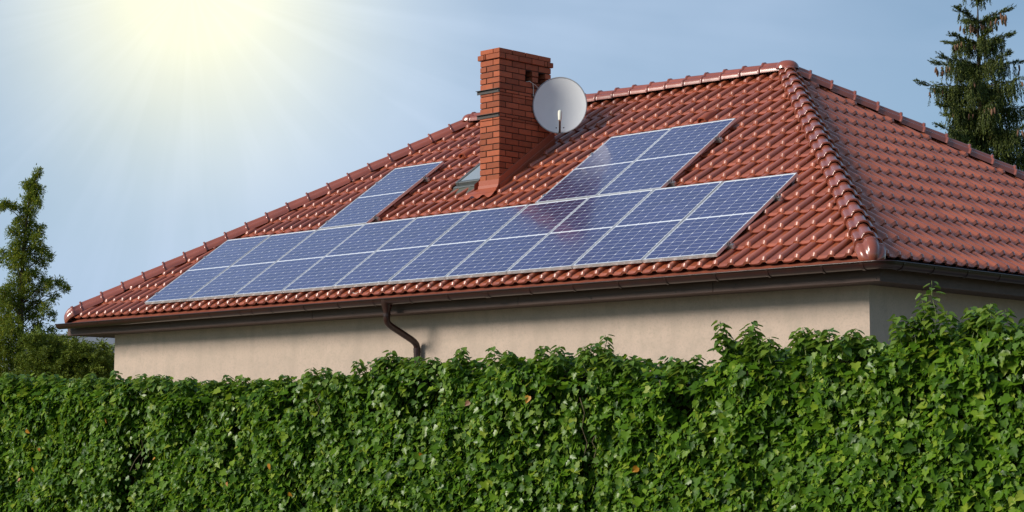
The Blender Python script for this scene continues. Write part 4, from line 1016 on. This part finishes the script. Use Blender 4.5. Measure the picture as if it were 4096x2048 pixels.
def spruce():
    dist = 38.0; d0 = pixel_dir(3942, 600); c0 = CAM + d0*dist; base = Vector((c0.x, c0.y, 0)); sc = dist/7657.09
    t = thing('spruce_tree', 'tall dark spruce with hanging brown cones behind the right roof slope', 'tree', Matrix.Translation(base))
    rt = np.array(RT); fw = np.array([FW.x, FW.y, 0]); fw /= np.linalg.norm(fw)
    top = 1.65 + (1767 + 25)*sc
    tr = MB(); tr.tube([(base.x + .05, base.y, 0), (base.x, base.y, top*.4), (base.x - .02, base.y, top*.7), (base.x - .11, base.y, top*.88), (base.x - .10, base.y, top)], [.28, .19, .10, .035, .008], 10)
    def trunk_x(h): return np.interp(h, [0, top*.7, top*.88, top], [.05, -.02, -.11, -.10])
    Pp, Dd, Ln, Wd = [], [], [], []; cones = []
    nW = 13
    for k in range(nW):
        f = k/(nW - 1); dn = .10 + f*5.4              # metres below the top
        h = top - dn; L0 = min(.44 + dn*.46, 2.2)
        nb2 = 4 if dn < 1 else 5
        for j in range(nb2):
            a = 2*math.pi*(j + .37*k)/nb2 + rng.normal(0, .2); L_ = L0*rng.uniform(.6, 1.08)
            o_ = rt*math.cos(a) + fw*math.sin(a)
            elev = .75 - .16*dn if dn < 3 else .25; p = np.array([base.x + trunk_x(h), base.y, h]); pts = [p]; m_ = 10
            for s_ in range(m_):
                u = (s_+1)/m_; dirv = o_ + np.array([0, 0, elev*(1-u)*.9 - .25*min(dn, 2.6)/2.6*math.sin(u*math.pi) + .75*max(0, u - .62)])
                p = p + dirv/np.linalg.norm(dirv)*L_/m_; pts.append(p)
            tr.tube([tuple(q_) for q_ in pts], [.018*(1 - i/12)*min(1, .4 + dn*.3) for i in range(len(pts))], 5, False)
            for s_ in range(1, m_ + 1):
                u = s_/m_; q_ = pts[s_]; prev = pts[s_-1]
                hang = min(1, dn/2.2)*(1 - abs(u - .5)*1.1)
                nn_ = int(6 + 17*max(hang, 0)) if u < .8 else 9
                for i in range(nn_):
                    b0 = prev + (q_ - prev)*rng.random() + rng.normal(0, .015, 3); side = np.cross(o_, [0, 0, 1])*rng.choice([-1, 1])
                    if rng.random() < .2 + .75*hang and u < .85:
                        dv = np.array([0, 0, -1.0]) + rng.normal(0, .10, 3) + o_*.10 + side*.12; ln = rng.uniform(.20, .60)*(.35 + .8*hang); b0 = b0 + side*rng.uniform(0, .10)
                    else:
                        dv = o_*.8 + side*.9*rng.random() + np.array([0, 0, .35]) + rng.normal(0, .15, 3); ln = rng.uniform(.06, .17)
                    m2 = max(3, int(ln/.022)); dvn = dv/np.linalg.norm(dv)
                    for e_ in range(m2):
                        bp = b0 + dvn*ln*e_/m2
                        for _ in range(2): Pp.append(bp + rng.normal(0, .006, 3)); Dd.append(dvn*1.2 + rng.normal(0, .42, 3)); Ln.append(.060); Wd.append(.017)
                if .2 < dn < 3.3 and .15 < u < .95 and rng.random() < .30:
                    for c in range(rng.integers(1, 5)): cones.append(q_ + np.array([*rng.normal(0, .07, 2), -.05 - .10*rng.random()]))
    tr.build('trunk', 'bark', t)
    V, F = blades(np.array(Pp), np.array(Dd), np.array(Ln)*rng.uniform(.8, 1.2, len(Ln)), np.array(Wd))
    link('crown', np_mesh('crown', V, F, 'spruce', False), t)
    cm = MB(); cm.tube([(0, 0, 0), (0, 0, -.02), (0, 0, -.07), (0, 0, -.14), (0, 0, -.185), (0, 0, -.20)], [.008, .024, .034, .031, .016, .004], 8); cme = cm.mesh('cone', 'cone')
    for p in cones[:260]:
        link('cone', cme, t, Matrix.Translation(p) @ Matrix.Rotation(R(rng.normal(0, 9)), 4, 'X') @ Matrix.Rotation(R(rng.normal(0, 9)), 4, 'Y') @ Matrix.Scale(float(rng.uniform(.5, .75)), 4))
spruce()

# ------------------------------------------------------------------ neighbour behind the trees
dist = 46.0; sc = dist/7657.09
p0 = CAM + pixel_dir(300, 1300)*dist; ang = math.atan2(RT.y, RT.x)
NMx = Matrix.Translation((p0.x, p0.y, 0)) @ Matrix.Rotation(ang, 4, 'Z')
nh = thing('neighbouring_house', 'low grey neighbouring house glimpsed behind the trees at left', 'house', NMx)
hw = 1.65 + (1767 - 1395)*sc; hr = 1.65 + (1767 - 1372)*sc
b = MB(); b.box((-1.6, 0, 0), (1.9, 6, hw)); wl = link('wall', b.mesh('wall', 'greywall'), nh, None, True)
b = MB(); b.add([(-1.8, -.25, hw - .05), (2.1, -.25, hw - .05), (2.1, 3, hr + .35), (-1.8, 3, hr + .35), (2.1, 6.25, hw - .05), (-1.8, 6.25, hw - .05)], [(0, 1, 2, 3), (3, 2, 4, 5)])
b.add([(-1.8, -.25, hw - .15), (2.1, -.25, hw - .15), (2.1, -.25, hw - .051), (-1.8, -.25, hw - .051)], [(0, 1, 2, 3)])
link('roof', b.mesh('roof', 'greyroof'), nh, None, True)
b = MB(); b.add([(-1.6, 0, hw), (-1.6, 6, hw), (-1.6, 3, hr + .27)], [(0, 2, 1)]); b.add([(1.9, 0, hw), (1.9, 6, hw), (1.9, 3, hr + .27)], [(0, 1, 2)]); link('gable', b.mesh('gable', 'greywall'), nh, None, True)
for xw in (-.9, .35, 1.2):
    b = MB(); b.box((xw - .4, -.03, hw - 1.5), (xw + .4, -.002, hw - .45)); wo = link('window', b.mesh('window', 'whiteframe'), nh, None, True)
    b = MB(); b.box((xw - .34, -.036, hw - 1.44), (xw + .34, -.0305, hw - .51)); link('window_pane', b.mesh('window_pane', 'pane'), wo, None, True)
